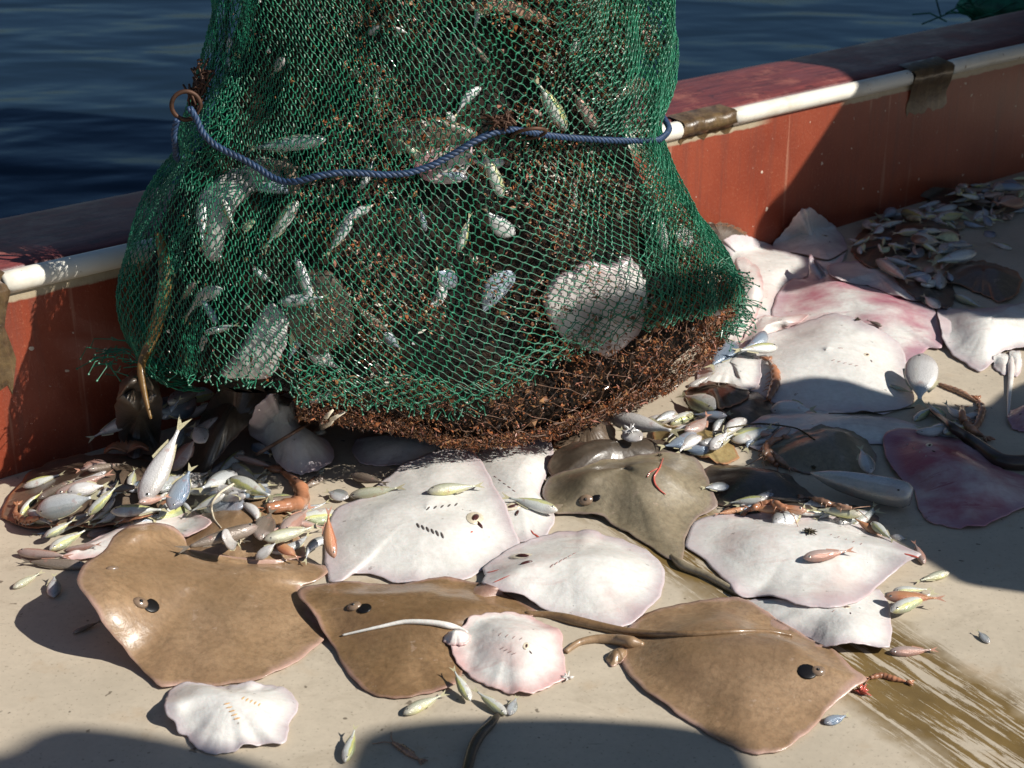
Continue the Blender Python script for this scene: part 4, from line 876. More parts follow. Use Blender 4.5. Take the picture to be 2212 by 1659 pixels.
draped_tube('tendril', 'weed', [(1790, 893), (1860, 893), (1920, 888), (1975, 880)], [.0016]*4, 'thin dark line along the lower edge of the largest ray', 'tendril')
def shrimp(pts, rad, label, mat='shrimp'):
    """curved segmented body with tail fan, head spike, feelers and legs"""
    pp = crom(pts, 40); zs = []
    for p in pp: zs.append(min(cast(*p)[0].z, .33)+rad*.6)
    for _ in range(6): zs = [max(zs[i]*.998, (zs[max(i-1, 0)]+zs[i]+zs[min(i+1, 39)])/3) for i in range(40)]
    path = [P(p[0], p[1], z) for p, z in zip(pp, zs)]
    rs = [rad*min(1, .25+2.2*(i/39))*(1-.45*max(0, (i/39)-.7)/.3)*(1+.10*((i % 5)/4-.5)*2) for i in range(40)]
    root = empty('shrimp', tuple(path[20]), label, 'shrimp'); v, f = tube(path, rs, 12); mobj('shell', v, f, MAT[mat], root, loc=path[20]); add_tree(v, f)
    d = (path[0]-path[4]).normalized(); s = d.cross(Vector((0, 0, 1)))
    for k in (-1, 0, 1):
        tip = path[0]+d*rad*2.4+s*k*rad*1.3; v, f = tube([path[0], (path[0]+tip)/2, tip], [rad*.2, rad*.5, rad*.15], 6); mobj('tail_flap', v, f, MAT[mat], root, loc=path[20])
    h = path[-1]; d = (path[-1]-path[-5]).normalized(); s = d.cross(Vector((0, 0, 1)))
    for k in (-1, 1):
        q = [h, h+d*rad*2.5+s*k*rad*1.5, h+d*rad*5+s*k*rad*4+Vector((0, 0, -rad*.6))]; v, f = tube(q, [.0012, .001, .0006], 5); mobj('feeler', v, f, MAT[mat], root, loc=path[20])
    for i in range(14, 34, 4):
        side = s*(1 if i % 8 else -1); q = [path[i], path[i]+side*rad*1.4, path[i]+side*rad*2.2+Vector((0, 0, -rad*.7))]; v, f = tube(q, [.0018, .0014, .0007], 5); mobj('leg', v, f, MAT[mat], root, loc=path[20])
shrimp([(608, 1018), (632, 1035), (652, 1060), (650, 1085), (620, 1092), (575, 1098)], .0155, 'large brown orange shrimp curled above the centre cluster')
shrimp([(1660, 778), (1674, 800), (1676, 825), (1668, 845), (1660, 862)], .0115, 'orange shrimp standing at the left edge of the largest white ray')
shrimp([(1690, 946), (1668, 952), (1655, 968), (1658, 985), (1680, 1005)], .0095, 'orange shrimp curled left of the round flatfish')
shrimp([(1705, 1010), (1680, 990), (1660, 975), (1650, 985)], .0075, 'small brown shrimp beneath the curled orange one', 'shrimpd')
shrimp([(2112, 862), (2122, 885), (2112, 915), (2100, 930)], .009, 'dark orange shrimp with raised tail, right of the deck patch')
shrimp([(2125, 943), (2095, 925), (2080, 905), (2078, 880)], .010, 'orange shrimp lowest of the claws at right')
shrimp([(2110, 868), (2080, 850), (2050, 838), (2030, 830)], .0075, 'slim orange shrimp right of the crumpled white fish', 'shrimpd')
shrimp([(1615, 1105), (1640, 1092), (1670, 1088), (1700, 1100)], .009, 'orange shrimp behind the white ray with a fish on it')
shrimp([(1957, 1472), (1930, 1466), (1905, 1459), (1880, 1464)], .0055, 'thin orange shrimp on the wet deck by the brown ray snout')
shrimp([(36, 1092), (34, 1112), (56, 1124), (84, 1118)], .0075, 'orange red shrimp at the far left rim of the heap')
shrimp([(905, 1640), (880, 1625), (862, 1612), (850, 1605)], .0055, 'small brown shrimp on the shaded deck near the bottom edge', 'shrimpd')
shrimp([(1740, 1075), (1770, 1080), (1800, 1092), (1840, 1098)], .007, 'brown shrimp below the large blue silver fish', 'shrimpd')
# crab-like red lump beside the front right ray, weed tufts
def tuft(u, v, size, mat, label, cat='seaweed', n=26, name='weed_tuft'):
    h, nn = cast(u, v); r2 = random.Random(int(u*7+v)); V, F = [], []
    for k in range(n):
        d = Vector((r2.gauss(0, 1), r2.gauss(0, 1), abs(r2.gauss(0, .6)))).normalized(); p0 = h+Vector((0, 0, size*.1)); L = size*r2.uniform(.5, 1.1)
        q = [p0, p0+d*L*.5+Vector((0, 0, size*.12)), p0+d*L]
        v1, f1 = tube(q, [size*.13, size*.12, size*.04], 5); o = len(V); V += v1; F += [tuple(i+o for i in f) for f in f1]
    return tag(mobj(name, V, F, MAT[mat], loc=h), label, cat)
tuft(1749, 1152, .016, 'weed', 'small dark weed clump on the white ray with a fish on it')
tuft(1860, 1500, .018, 'blotch', 'red scrap of flesh beside the front right ray snout', 'scrap', 18, 'flesh_scrap')
tuft(1852, 692, .010, 'weed', 'brown weed bit on the top edge of the largest white ray')
tuft(1425, 1005-20, .008, 'weed', 'tiny dark weed tuft at the back of the olive ray')
tuft(1757, 1012, .009, 'weed', 'dark tuft on the lower side of the round flatfish')
tuft(1226, 1468, .014, 'pinkw', 'pink flap of skin at the right tip of the small whitish ray', 'scrap', 14, 'flesh_scrap')
tuft(520, 1172, .018, 'gut', 'crumpled white scrap on the left brown wing', 'scrap', 22, 'flesh_scrap')
tuft(1362, 935, .022, 'f_wht', 'glinting white scrap below the net bottom', 'scrap', 24, 'flesh_scrap')
tuft(695, 1010+14, .016, 'f_yel2', 'yellow fin scrap under the bluish white ray', 'scrap', 12, 'flesh_scrap')
# shell
V, F = [], []; c0, _ = cast(275, 990)
for j in range(9):
    for i in range(25):
        a = math.pi*1.1*i/24; r = .045*(j/8)**.8; rb = 1+.05*math.cos(i*math.pi); V.append(c0+Vector((r*rb*math.cos(a), r*rb*math.sin(a)*.8, .012+.014*math.sin(math.pi*min(1, j/8)*.9)*(1+.25*math.cos(i*math.pi)))))
F = [(j*25+i, j*25+i+1, (j+1)*25+i+1, (j+1)*25+i) for j in range(8) for i in range(24)]
o = mobj('scallop_shell', V, F, MAT['shrimp'], loc=c0); so_ = o.modifiers.new('t', 'SOLIDIFY'); so_.thickness = .003; tag(o, 'ribbed brown scallop shell in shade behind the left heap', 'shell')

# ------------------------------------------------------------------ net bag
LT = [(-200, 470), (0, 455), (160, 442), (250, 392), (400, 345), (500, 300), (600, 275), (700, 268), (780, 282), (870, 318), (930, 400)]
RTB = [(-200, 1410), (0, 1426), (150, 1440), (300, 1418), (350, 1445), (450, 1500), (540, 1562), (620, 1598), (700, 1594), (780, 1562), (830, 1500), (880, 1420)]
def interp(tab, v): return float(np.interp(v, [a for a, b in tab], [b for a, b in tab]))
ZS = np.linspace(.04, 1.12, 34); RINGS = []
ths = np.linspace(0, 2*math.pi, 72, endpoint=False)
SKEW = .12
def se(a): return abs(a)**.86*(1 if a >= 0 else -1)
Bc = BM @ Vector((1.15, 0, 0)); sC0, aC0 = 1.55, .66
for z in ZS:
    b = float(np.interp(z, [0, .25, .5, .8, 1.1], [.335, .345, .32, .27, .24])); d = float(np.interp(z, [0, .45, .8, 1.1], [.385, .385, .40, .42]))
    s, a = sC0, aC0
    for it in range(30):
        pr = [proj(A0+EW*(s+a*se(math.cos(t)))+NW*(d+b*se(math.sin(t))+SKEW*se(math.cos(t)))+Vector((0, 0, z))) for t in ths]
        l = min(pr); r = max(pr); tl, tr_ = interp(LT, l[1]), interp(RTB, r[1])
        sc = 1/900
        s += .5*((tl-l[0])+(tr_-r[0]))*.5*sc/.78; a += .5*((tr_-r[0])-(tl-l[0]))*.5*sc/.78
    sC0, aC0 = s, a; RINGS.append((s, a, d, b))
RA = np.array(RINGS)
for c in range(2): RA[:, c] = np.convolve(np.pad(RA[:, c], 2, 'edge'), np.ones(5)/5, 'valid')
ZT = 1.9
def ring_at(z):
    if z <= 1.12: return [float(np.interp(z, ZS, RA[:, c])) for c in range(4)]
    k = smooth(1.12, ZT, z); s, a, d, b = RA[-1]; return [s, a*(1-.8*k), d, b*(1-.7*k)]
def zbot(th): # hem of the bag is higher at the left (near) end, where the catch spills out
    return .065 + .15*smooth(.15, .95, -math.cos(th))
def hsh(a, b, c): return math.sin(a*12.9898+b*78.233+c*37.719)*43758.5453 % 1
def bulge(th, z):
    g = .012*math.sin(5*th+z*6)+.009*math.sin(9*th-z*11+1)+.006*math.sin(17*th+z*17)
    return g
def bagpos(th, q, off=0.0):
    """q in 0..1 side of bag, q in -1..0 bottom cap"""
    zb = zbot(th); qq = max(q, 0); z = zb+(ZT-zb)*qq; s, a, d, b = ring_at(z)
    dz = z-zb; k = 1.0
    if dz < .10: k = .86+.14*math.sqrt(max(0, 1-(1-dz/.10)**2))
    if q < 0: k = .86*(1+q); z -= .02*math.sin(-q*math.pi/2)
    g = bulge(th, z)*smooth(-.2, .05, q)
    # waist where the rope pulls in
    pin = math.exp(-((z-.70)/.035)**2)*.012+math.exp(-((z-.72)/.09)**2)*.03*max(0, math.cos(th-math.radians(285)))**12
    ca, sa = se(math.cos(th)), se(math.sin(th))
    x = s+(a*k+off+g-pin)*ca; y = d+(b*k+off+g-pin)*sa+SKEW*ca*k
    return A0+EW*x+NW*y+Vector((0, 0, z + (off if q < 0 else 0)*0))
def bag_surface(off, nth=160, nq=90, capn=8, qmax=.75):
    V = []; rows = [-(1-(i/capn)) for i in range(capn)]+[qmax*i/(nq-1) for i in range(nq)]
    for q in rows:
        for i in range(nth): V.append(bagpos(2*math.pi*i/nth, q, off))
    F = [(j*nth+i, j*nth+(i+1) % nth, (j+1)*nth+(i+1) % nth, (j+1)*nth+i) for j in range(len(rows)-1) for i in range(nth)]
    return V, F
bV, bF = bag_surface(-.022); BAG = BVHTree.FromPolygons([tuple(v) for v in bV], bF)
oV, oF = bag_surface(.007); BAGO = BVHTree.FromPolygons([tuple(v) for v in oV], oF)
def bcast(u, v, tree=None):
    d = rdir(u, v).normalized(); h = (tree or BAG).ray_cast(EYE, d)
    if h[0] is None: return None
    n = h[1]
    if n.dot(d) > 0: n = -n
    return h[0], n
HEM = [(200, 800), (330, 800), (420, 815), (600, 825), (650, 858), (760, 872), (900, 880), (1010, 893), (1080, 855), (1150, 820), (1240, 768), (1330, 735), (1450, 705), (1520, 685), (1560, 670), (1640, 655)]
def hemv(u): return interp(HEM, u)
net = empty('fishing_net_bag', tuple(A0+EW*RA[5, 0]+NW*RA[5, 2]), 'bulging green mesh net bag full of catch, with fouled brown bottom, hanging over deck', 'fishing net')
NL = net.location
def seg_tube(V, F, pts, r, seg=4):
    o = len(V); v, f = tube(pts, r, seg, False); V += v; F += [tuple(i+o for i in ff) for ff in f]
def knot(V, F, p, r):
    o = len(V)
    for d in ((1, 0, 0), (-1, 0, 0), (0, 1, 0), (0, -1, 0), (0, 0, 1), (0, 0, -1)): V.append(p+Vector(d)*r)
    for a, b, c in ((0, 2, 4), (2, 1, 4), (1, 3, 4), (3, 0, 4), (2, 0, 5), (1, 2, 5), (3, 1, 5), (0, 3, 5)): F.append((o+a, o+b, o+c))
def lattice(M_, q0, q1, nr, off, r, wav, keep, phase=0., drift=0.6, jit=.0, knots=True, V=None, F=None, nq0=None):
    V = [] if V is None else V; F = [] if F is None else F; nodes = {}
    def node(i, j):
        key = (i % M_, j)
        if key not in nodes:
            th = 2*math.pi*((i % M_)+.5*(j % 2))/M_+phase+drift*j/nr; q = q0+(q1-q0)*j/nr
            a, b = hsh(i % M_, j, 1)-.5, hsh(i % M_, j, 2)-.5
            th2 = th+(a*jit+.25*math.sin(th*3+j*.13)*jit*2)*2*math.pi/M_; qj = q+b*jit*(q1-q0)/nr+.0035*math.sin(th*6+1)*(q > .01)
            p = bagpos(th2, qj, off+.003*(hsh(i, j, 5)-.5)); nodes[key] = (p, proj(p), p.dot(NW)-(A0.dot(NW)) , th2)
        return nodes[key]
    for j in range(nr):
        for i in range(M_):
            a = node(i, j)
            if not keep(a): continue
            for di in ((0, -1) if j % 2 == 0 else (0, 1)):
                b = node(i+di, j+1)
                if not keep(b): continue
                mid = (a[0]+b[0])/2; e = b[0]-a[0]; n = (mid-(A0+EW*RA[10, 0]+NW*.38+Vector((0, 0, mid.z)))).normalized(); sdn = e.cross(n).normalized()
                w = wav*(hsh(i, j, di+7)*.9+.5)
                side = 1 if (di == 0) == (j % 2 == 1) else -.35
                seg_tube(V, F, [a[0], a[0]+e*.27+sdn*w*side, a[0]+e*.5, a[0]+e*.73-sdn*w*side, b[0]], r*(1.3 if side > 0 else .75)*(.85+.3*hsh(i, j, 9)), 4)
            if knots: knot(V, F, a[0], r*2.1)
    return V, F
front = lambda n: n[3]
def is_front(n): return n[2] > .30
def keep_green(n):
    u, v = n[1]
    if not is_front(n): return n[0].z > .2
    return v < hemv(u)+6*math.sin(u*.05)
V, F = lattice(160, .0, .80, 124, .0, .00112, .0030, keep_green, jit=.26)
GV, GF, GM = list(V), list(F), [0]*len(F)
def gadd(V, F, k):
    o = len(GV); GV.extend(V); GF.extend(tuple(i+o for i in f) for f in F); GM.extend([k]*len(F))
# gathered second layer: upper right panel and band over the lower hem
def keep2(n):
    u, v = n[1]; return is_front(n) and ((u > 1180+.35*v and v < 300) or (abs(v-(hemv(u)-38)) < 34+10*math.sin(u*.03) and u > 640) or (u < 520 and 160 < v < 420 and u < 560-.4*(v-160)) or (u > 1380 and v > 300 and v < hemv(u)))
V, F = lattice(150, .0, .62, 96, .010, .00105, .0025, keep2, phase=.013, drift=-.5, jit=.5)
mobj('doubled_mesh', V, F, MAT['net'], net, False, loc=NL)
# olive strands where the mesh is stained
V, F = lattice(160, .0, .80, 124, -.0012, .0010, .003, lambda n: keep_green(n) and is_front(n) and hsh(round(n[3]*20), round(n[0].z*60), 3) < .16, jit=.28, knots=False)
gadd(V, F, 1)
# fouled brown net
def keep_b(n):
    u, v = n[1]; return n[2] > .05 and v > hemv(u)-70 and (u > 620 or v > 2000)
V, F = lattice(84, 0.0, .30, 20, -.006, .0009, .006, keep_b, jit=.7, drift=.2)
lattice(84, -.6, 0.0, 10, -.006, .0009, .006, keep_b, jit=.6, drift=.2, V=V, F=F)
mobj('brown_mesh', V, F, MAT['netb'], net, False, loc=NL)
# frayed ends along the hem
V, F = [], []; r3 = random.Random(3)
def fray(u, v, n, L, spread, down=1.0):
    hit = bcast(u, v, BAGO)
    p = hit[0] if hit else None
    if p is None: 
        for du in range(5, 90, 5):
            hit = bcast(u+(du if u < 800 else -du), v, BAGO)
            if hit: p = P(u, v, hit[0].z) if False else hit[0]+RT*((-(du) if u < 800 else du)/1000); break
    if p is None: return
    for k in range(n):
        d = Vector((r3.gauss(0, spread), r3.gauss(-.3, .4), -down*r3.uniform(.4, 1))).normalized(); l = L*r3.uniform(.4, 1.1); q0_ = p+Vector((r3.gauss(0, .006), 0, r3.gauss(0, .006)))
        s_ = Vector((r3.gauss(0, .3), 0, r3.gauss(0, .3)))*l*.5
        seg_tube(V, F, [q0_, q0_+d*l*.5+s_, q0_+d*l], .0011, 4); knot(V, F, q0_+d*l, .003)
for u in range(340, 1300, 22): fray(u+r3.uniform(-6, 6), hemv(u)-4, 3, .022 if u < 1050 else .012, .6)
for k in range(46):
    t = r3.random(); fray(1560+60*math.sin(t*3.0)*r3.uniform(.7, 1.05)-8, 560+t*160, 4, .05, 1.3, .5)
for k in range(12): fray(235+r3.uniform(-8, 40), 760+r3.uniform(-30, 30), 3, .06, 1.6, .4)
gadd(V, F, 0)
mobj('green_mesh', GV, GF, [MAT['net'], MAT['neto']], net, False, GM, loc=NL)

# catch inside: dark mass, fouling and bits
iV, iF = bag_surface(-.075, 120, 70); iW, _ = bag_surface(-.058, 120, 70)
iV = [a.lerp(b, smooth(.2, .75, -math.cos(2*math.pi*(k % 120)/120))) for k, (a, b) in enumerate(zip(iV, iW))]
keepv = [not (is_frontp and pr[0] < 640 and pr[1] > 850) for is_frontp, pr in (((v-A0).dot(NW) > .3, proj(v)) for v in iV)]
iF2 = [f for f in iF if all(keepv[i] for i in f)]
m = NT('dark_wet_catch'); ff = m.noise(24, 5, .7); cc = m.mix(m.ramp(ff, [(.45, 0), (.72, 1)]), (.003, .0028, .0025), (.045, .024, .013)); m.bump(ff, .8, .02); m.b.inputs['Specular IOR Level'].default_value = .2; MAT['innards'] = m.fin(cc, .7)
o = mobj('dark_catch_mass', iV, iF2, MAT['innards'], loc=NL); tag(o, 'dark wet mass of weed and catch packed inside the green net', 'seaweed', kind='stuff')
def bits(name, mats, n, prob, smin, smax, offr, label, seed, elong=2.2):
    rg = np.random.default_rng(seed); V, F, MI = [], [], []; c = 0; tries = 0
    while c < n and tries < n*14:
        tries += 1
        th = rg.uniform(math.pi*-.95, math.pi*.25)+0; th = rg.uniform(math.pi*0, 2*math.pi); q = rg.uniform(-.35, .55)
        p = bagpos(th, q, rg.uniform(*offr))
        if (p-A0).dot(NW) < .28: continue
        u, v = proj(p)
        if rg.random() > prob(u, v, p): continue
        s = rg.uniform(smin, smax)*(1+1.2*(rg.random() < .12)); a = Vector(rg.normal(size=3)).normalized(); b = a.orthogonal().normalized(); b = (Matrix.Rotation(rg.uniform(0, 6.28), 3, a) @ b); d = a.cross(b)
        o = len(V); L = s*elong*rg.uniform(.5, 1.3)
        V += [p-a*L*.5, p+b*s*.5, p-b*s*.3+d*s*.45, p-b*s*.3-d*s*.45, p+a*L*.5+b*s*.2*rg.normal()]
        F += [(o, o+1, o+2), (o, o+2, o+3), (o, o+3, o+1), (o+4, o+2, o+1), (o+4, o+3, o+2), (o+4, o+1, o+3)]; k = int(rg.random()**1.3*len(mats)); MI += [min(k, len(mats)-1)]*6; c += 1
    o = mobj(name, V, F, mats, None, False, MI, loc=NL); return tag(o, label, 'seaweed', kind='stuff')
def nz(p, f, s=0): return .5+.25*(math.sin(p.x*f+s)+math.sin(p.z*f*1.3+s*2+1.7*math.sin(p.x*f*.5)))+.25*math.sin((p.x+p.z)*f*2.1+s)*.9
MB = [plain('weed_brown', (.16, .062, .024), .6, 0, 0, .5), plain('weed_dark', (.04, .022, .014), .6), plain('weed_rust', (.34, .11, .035), .5), plain('weed_tan', (.30, .15, .06), .6), plain('weed_pink', (.40, .17, .12), .4), plain('shell_grit', (.6, .55, .48), .4)]
def pr_in(u, v, p):
    a = smooth(560, 900, u+.25*(v-300)); w = max(0, nz(p, 16))
    return max(0, .015+.95*a*smooth(.3, .75, w))*(.35+.65*(nz(p, 55, 4) > .45))*(1 if v < hemv(u) else .0)
def pr_low(u, v, p):
    if v < hemv(u)-60 or u < 640: return 0
    w = nz(p, 38, 2); return .3+.7*smooth(.3, .6, w)
bits('fouling_bits', MB, 30000, pr_in, .0022, .0048, (-.070, -.008), 'brown and orange weed bits caught inside the green net', 1)
bits('fouling_growth', MB[:5]+[MB[0], MB[1]], 60000, pr_low, .0011, .0026, (-.035, .008), 'rusty brown growth covering the lower net bottom', 2, 4.2)
bits('fouling_clumps', [MB[0], MB[1], MB[1], MB[2], MB[3]], 5200, pr_low, .0040, .0085, (-.030, .004), 'thick dark brown clumps of growth on the bulging lower net bottom', 8, 1.5)
# sparkling wet grit
bits('wet_grit', [MAT['f_wht'], MB[5]], 420, lambda u, v, p: .25 if v < hemv(u) else .12, .003, .0055, (-.03, .0), 'wet white bits glinting in the net mesh', 3, 1.1)

def nfish(hu, hv, tu, tv, shape, col, label, bend=0.0, flip=0, depth=0.0, wide=1.0):
    a = bcast(hu, hv); b = bcast(tu, tv)
    if not a or not b: return
    p1, p2 = a[0]-a[1]*depth, b[0]-b[1]*depth; n = (a[1]+b[1]); x = (p1-p2); L = x.length; sc = L/1.06; x.normalize(); n = (n-x*n.dot(x)).normalized(); y = n.cross(x)
    if flip: y, n = -y, -n
    o = p2+(p1-p2)*.53-(a[1]+b[1]).normalized()*PROF[shape][1]*sc*.5
    M = Matrix.Translation(o) @ Matrix(((x.x*sc, y.x*sc, n.x*sc*wide, 0), (x.y*sc, y.y*sc, n.y*sc*wide, 0), (x.z*sc, y.z*sc, n.z*sc*wide, 0), (0, 0, 0, 1)))
    place_fish(M, shape, bend, col, label, 'dim fish packed deep inside the green net' if label.startswith('dim small') else 'fish caught inside the green net', False)
for a in [
 (1224, 282, 1152, 158, 'scad', 'f_yel', 'large yellow edged fish in the net upper right, head down'),
 (1291, 280, 1228, 182, 'scad', 'f_pink', 'pale pinkish fish right of the large yellow edged fish in net'),
 (1255, 88, 1228, 124, 'disc', 'f_wht', 'round glinting white fish near the top right of net'),
 (1332, 276, 1420, 262, 'deep', 'f_yel2', 'yellow white fish in net just above the rope right end'),
 (1088, 428, 1040, 310, 'scad', 'f_yel', 'yellow white fish hanging below the rope ring in net'),
 (993, 545, 1020, 455, 'scad', 'f_yel', 'pale fish with yellow fin in the net middle, head down'),
 (780, 408, 812, 332, 'scad', 'f_sil', 'silver fish crossed by the rope, left of net centre'),
 (918, 355, 860, 296, 'scad', 'f_yel2', 'yellow fish above the rope in the net middle'),
 (965, 243, 992, 272, 'deep', 'f_wht', 'small cream fish bit above the rope near the net centre'),
 (987, 618, 938, 580, 'disc', 'f_blue', 'small oval bluish fish alone in the lower net centre'),
 (641, 434, 562, 548, 'scad', 'f_yel', 'big silver green fish with shiny head in left net'),
 (432, 430, 436, 545, 'scad', 'f_sil', 'dim grey fish standing upright near the left net edge'),
 (612, 124, 585, 166, 'deep', 'f_wht', 'pale fish near the top left of net'),
 (497, 80, 488, 115, 'deep', 'f_sil', 'upper small fish at the far left top of net'),
 (490, 122, 496, 152, 'deep', 'f_blue', 'lower small fish at the far left top of net'),
 (815, 186, 808, 240, 'scad', 'f_yel', 'small pale fish upright in the upper left centre of net'),
 (795, 75, 830, 48, 'deep', 'f_sil', 'small silver fish at the top of net left of middle'),
 (850, 60, 890, 75, 'scad', 'f_wht', 'whitish crumpled fish at the net top middle'),
 (1056, 135, 1018, 90, 'long', 'f_brn', 'brown slim fish in the upper net centre'),
 (1172, 250, 1145, 232, 'scad', 'f_pink', 'small rosy fish left of the large yellow edged fish tail'),
 (1440, 545, 1424, 436, 'scad', 'f_wht', 'bright white fish at the sunlit right net bulge'),
 (1500, 520, 1452, 500, 'deep', 'f_wht', 'glinting fish low on the right net bulge'),
 (1376, 218, 1380, 200, 'disc', 'f_wht', 'tiny glinting fish above the yellow white one at right'),
 (700, 300, 520, 322, 'long', 'f_sil', 'long dim grey fish just above the rope at left'),
 (560, 350, 660, 365, 'scad', 'f_brn', 'brown fish behind the rope low point at left'),
 (545, 580, 600, 620, 'scad', 'f_sil', 'grey fish in the lower left net'),
 (600, 655, 720, 640, 'scad', 'f_sil', 'dim curved fish in the lower left net middle'),
 (480, 430, 510, 500, 'scad', 'f_yel', 'dim yellowish fish behind the upright grey one at left'),
 (920, 500, 905, 440, 'scad', 'f_blue', 'blue grey fish left of the pale yellow finned fish'),
 (1010, 385, 930, 372, 'scad', 'f_blue', 'bluish fish just below the rope rise'),
 (670, 870, 750, 838, 'scad', 'f_sil', 'silver fish pushed out at the net hem lower left'),
 (440, 720, 520, 700, 'long', 'f_sil', 'dim long fish near the lower left hem'),
 (830, 720, 870, 760, 'deep', 'f_blue', 'small dark blue fish low in the net centre'),
 (420, 610, 380, 660, 'scad', 'f_brn', 'brown dim fish beside the eel in net'),
 (760, 470, 700, 560, 'scad', 'f_sil', 'large dim grey fish in the left centre of net'),
 (640, 560, 690, 700, 'long', 'f_sil', 'long dim grey fish leaning in the lower left net'),
]: nfish(*a)
rn = random.Random(21); kk = 0; MERGE = []
while kk < 46:
    u, v = (rn.uniform(330, 800), rn.uniform(330, 800)) if kk < 32 else (rn.uniform(800, 1450), rn.uniform(20, 780))
    if v > hemv(u)-25 or u < 360+.0*v: continue
    L = rn.uniform(70, 150); a = rn.gauss(1.2, .8)*rn.choice([1, -1]); du, dv = L*math.cos(a)/2, L*math.sin(a)/2
    nfish(u+du, v+dv, u-du, v-dv, rn.choice(['scad', 'scad', 'long', 'deep']), rn.choice(['f_sil', 'f_sil', 'f_yel', 'f_blue', 'f_wht', 'f_brn']), 'dim small fish packed deep inside the green net', rn.choice([0, .3, -.3]), 0, rn.uniform(.02, .06)); kk += 1
    if kk == 42 and MERGE: flush_merge('dim silvery fish packed deep inside the left half of the net')
# rays pressed against the mesh
def netray(outline, c, mat, label, thick=.02, off=0.0, parts=None):
    rings = star_ring(outline, c, 9, 60); V, rim = [], []; last = None
    for k, rg_ in enumerate(rings):
        t = k/8
        for p in rg_:
            h = bcast(*p)
            if h is None: h = last if last else (P(p[0], p[1], .2), Vector((0, -1, 0)))
            last = h; V.append(h[0]-h[1]*(.012-thick*math.sqrt(t)*.6+off)); rim.append(1-t)
    F = [(k*60+i, k*60+(i+1) % 60, (k+1)*60+(i+1) % 60, (k+1)*60+i) for k in range(8) for i in range(60)]+[tuple(8*60+i for i in range(60))]
    nb = len(V)
    for i in range(60): V.append(V[i]+Vector((0, .01, 0))+NW*-.012); rim.append(1.)
    F += [((i+1) % 60, i, nb+i, nb+(i+1) % 60) for i in range(60)]+[tuple(nb+i for i in range(59, -1, -1))]
    o = mobj('stingray', V, F, MAT[mat], attr={'rim': rim}, loc=V[0]); tag(o, label, 'stingray'); return o
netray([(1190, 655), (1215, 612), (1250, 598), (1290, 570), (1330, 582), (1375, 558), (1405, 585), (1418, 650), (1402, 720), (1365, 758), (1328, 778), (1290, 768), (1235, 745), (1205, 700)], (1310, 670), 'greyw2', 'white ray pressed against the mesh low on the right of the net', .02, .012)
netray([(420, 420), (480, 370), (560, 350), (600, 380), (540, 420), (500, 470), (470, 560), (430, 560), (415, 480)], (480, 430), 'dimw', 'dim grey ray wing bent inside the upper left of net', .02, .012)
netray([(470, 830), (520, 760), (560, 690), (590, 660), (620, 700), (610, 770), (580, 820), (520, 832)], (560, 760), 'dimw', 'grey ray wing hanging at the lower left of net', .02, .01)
netray([(600, 620), (650, 590), (720, 600), (770, 660), (760, 740), (700, 780), (640, 740), (610, 690)], (690, 680), 'dark', 'dark ray in the lower left middle of net', .02, .014)
netray([(1000, 20), (1100, 5), (1170, 30), (1200, 60), (1150, 50), (1080, 30)], (1110, 30), 'shrimpd', 'brown ray edge near the top of net', .012, .01)
netray([(930, 320), (1000, 300), (1030, 330), (1000, 390), (940, 395), (900, 360)], (965, 350), 'bruise', 'dim bluish ray piece behind the rope rise', .015, .012)
netray([(820, 280), (880, 262), (960, 262), (1040, 285), (1010, 320), (920, 345), (850, 335)], (930, 300), 'rusty', 'brown speckled ray above the rope in net centre', .02, .012)
# yellow eel hanging at the left edge
pp = crom([(318, 500), (332, 560), (330, 620), (318, 680), (302, 740), (304, 800), (313, 855), (326, 905)], 44); path, rs = [], []; last = None
for i, p in enumerate(pp):
    h = bcast(p[0]+6, p[1], BAGO) if p[1] < 780 else None
    if h: last = h[0]+h[1]*(-.022+.03*smooth(730, 800, p[1])); q = last
    else:
        d = rdir(*p); t = (last-EYE).dot(FWD)/d.dot(FWD)*(1-.0003*(i)); q = EYE+d*t
    path.append(q); rs.append(.0155*(.55+.45*math.sin(math.pi*min(1, i/30)))*(1 if i < 32 else 1-.75*((i-32)/12)))
for _ in range(4): path = [path[0]]+[(path[i-1]+path[i]*2+path[i+1])/4 for i in range(1, 43)]+[path[-1]]
v, f = tube(path, rs, 14); o = mobj('eel', v, f, MAT['eel'], attr={'rim': [.1]*len(v)}, loc=path[0]); tag(o, 'yellow brown speckled eel hanging head down at the left edge of net', 'eel')
# pale squid-like scrap at the net bottom left
v, f = ellip(690, 935, .016, .012, .3, .012); p0, _ = cast(690, 935)
sq = empty('squid', tuple(p0), 'pale squid scrap with round opening at the net bottom left', 'squid'); mobj('mantle', v, f, MAT['gut'], sq, loc=p0)
for k, q in enumerate([[(695, 925), (705, 900), (720, 885)], [(700, 925), (718, 905), (745, 890)], [(698, 930), (712, 915), (722, 905)]]):
    pts = []
    for a in q: h = bcast(*a, BAGO) or cast(*a); pts.append(h[0])
    pts[0] = p0+Vector((0, 0, .008)); v, f = tube(pts, [.006, .005, .002], 8); mobj('tentacle', v, f, MAT['gut'], sq, loc=p0)

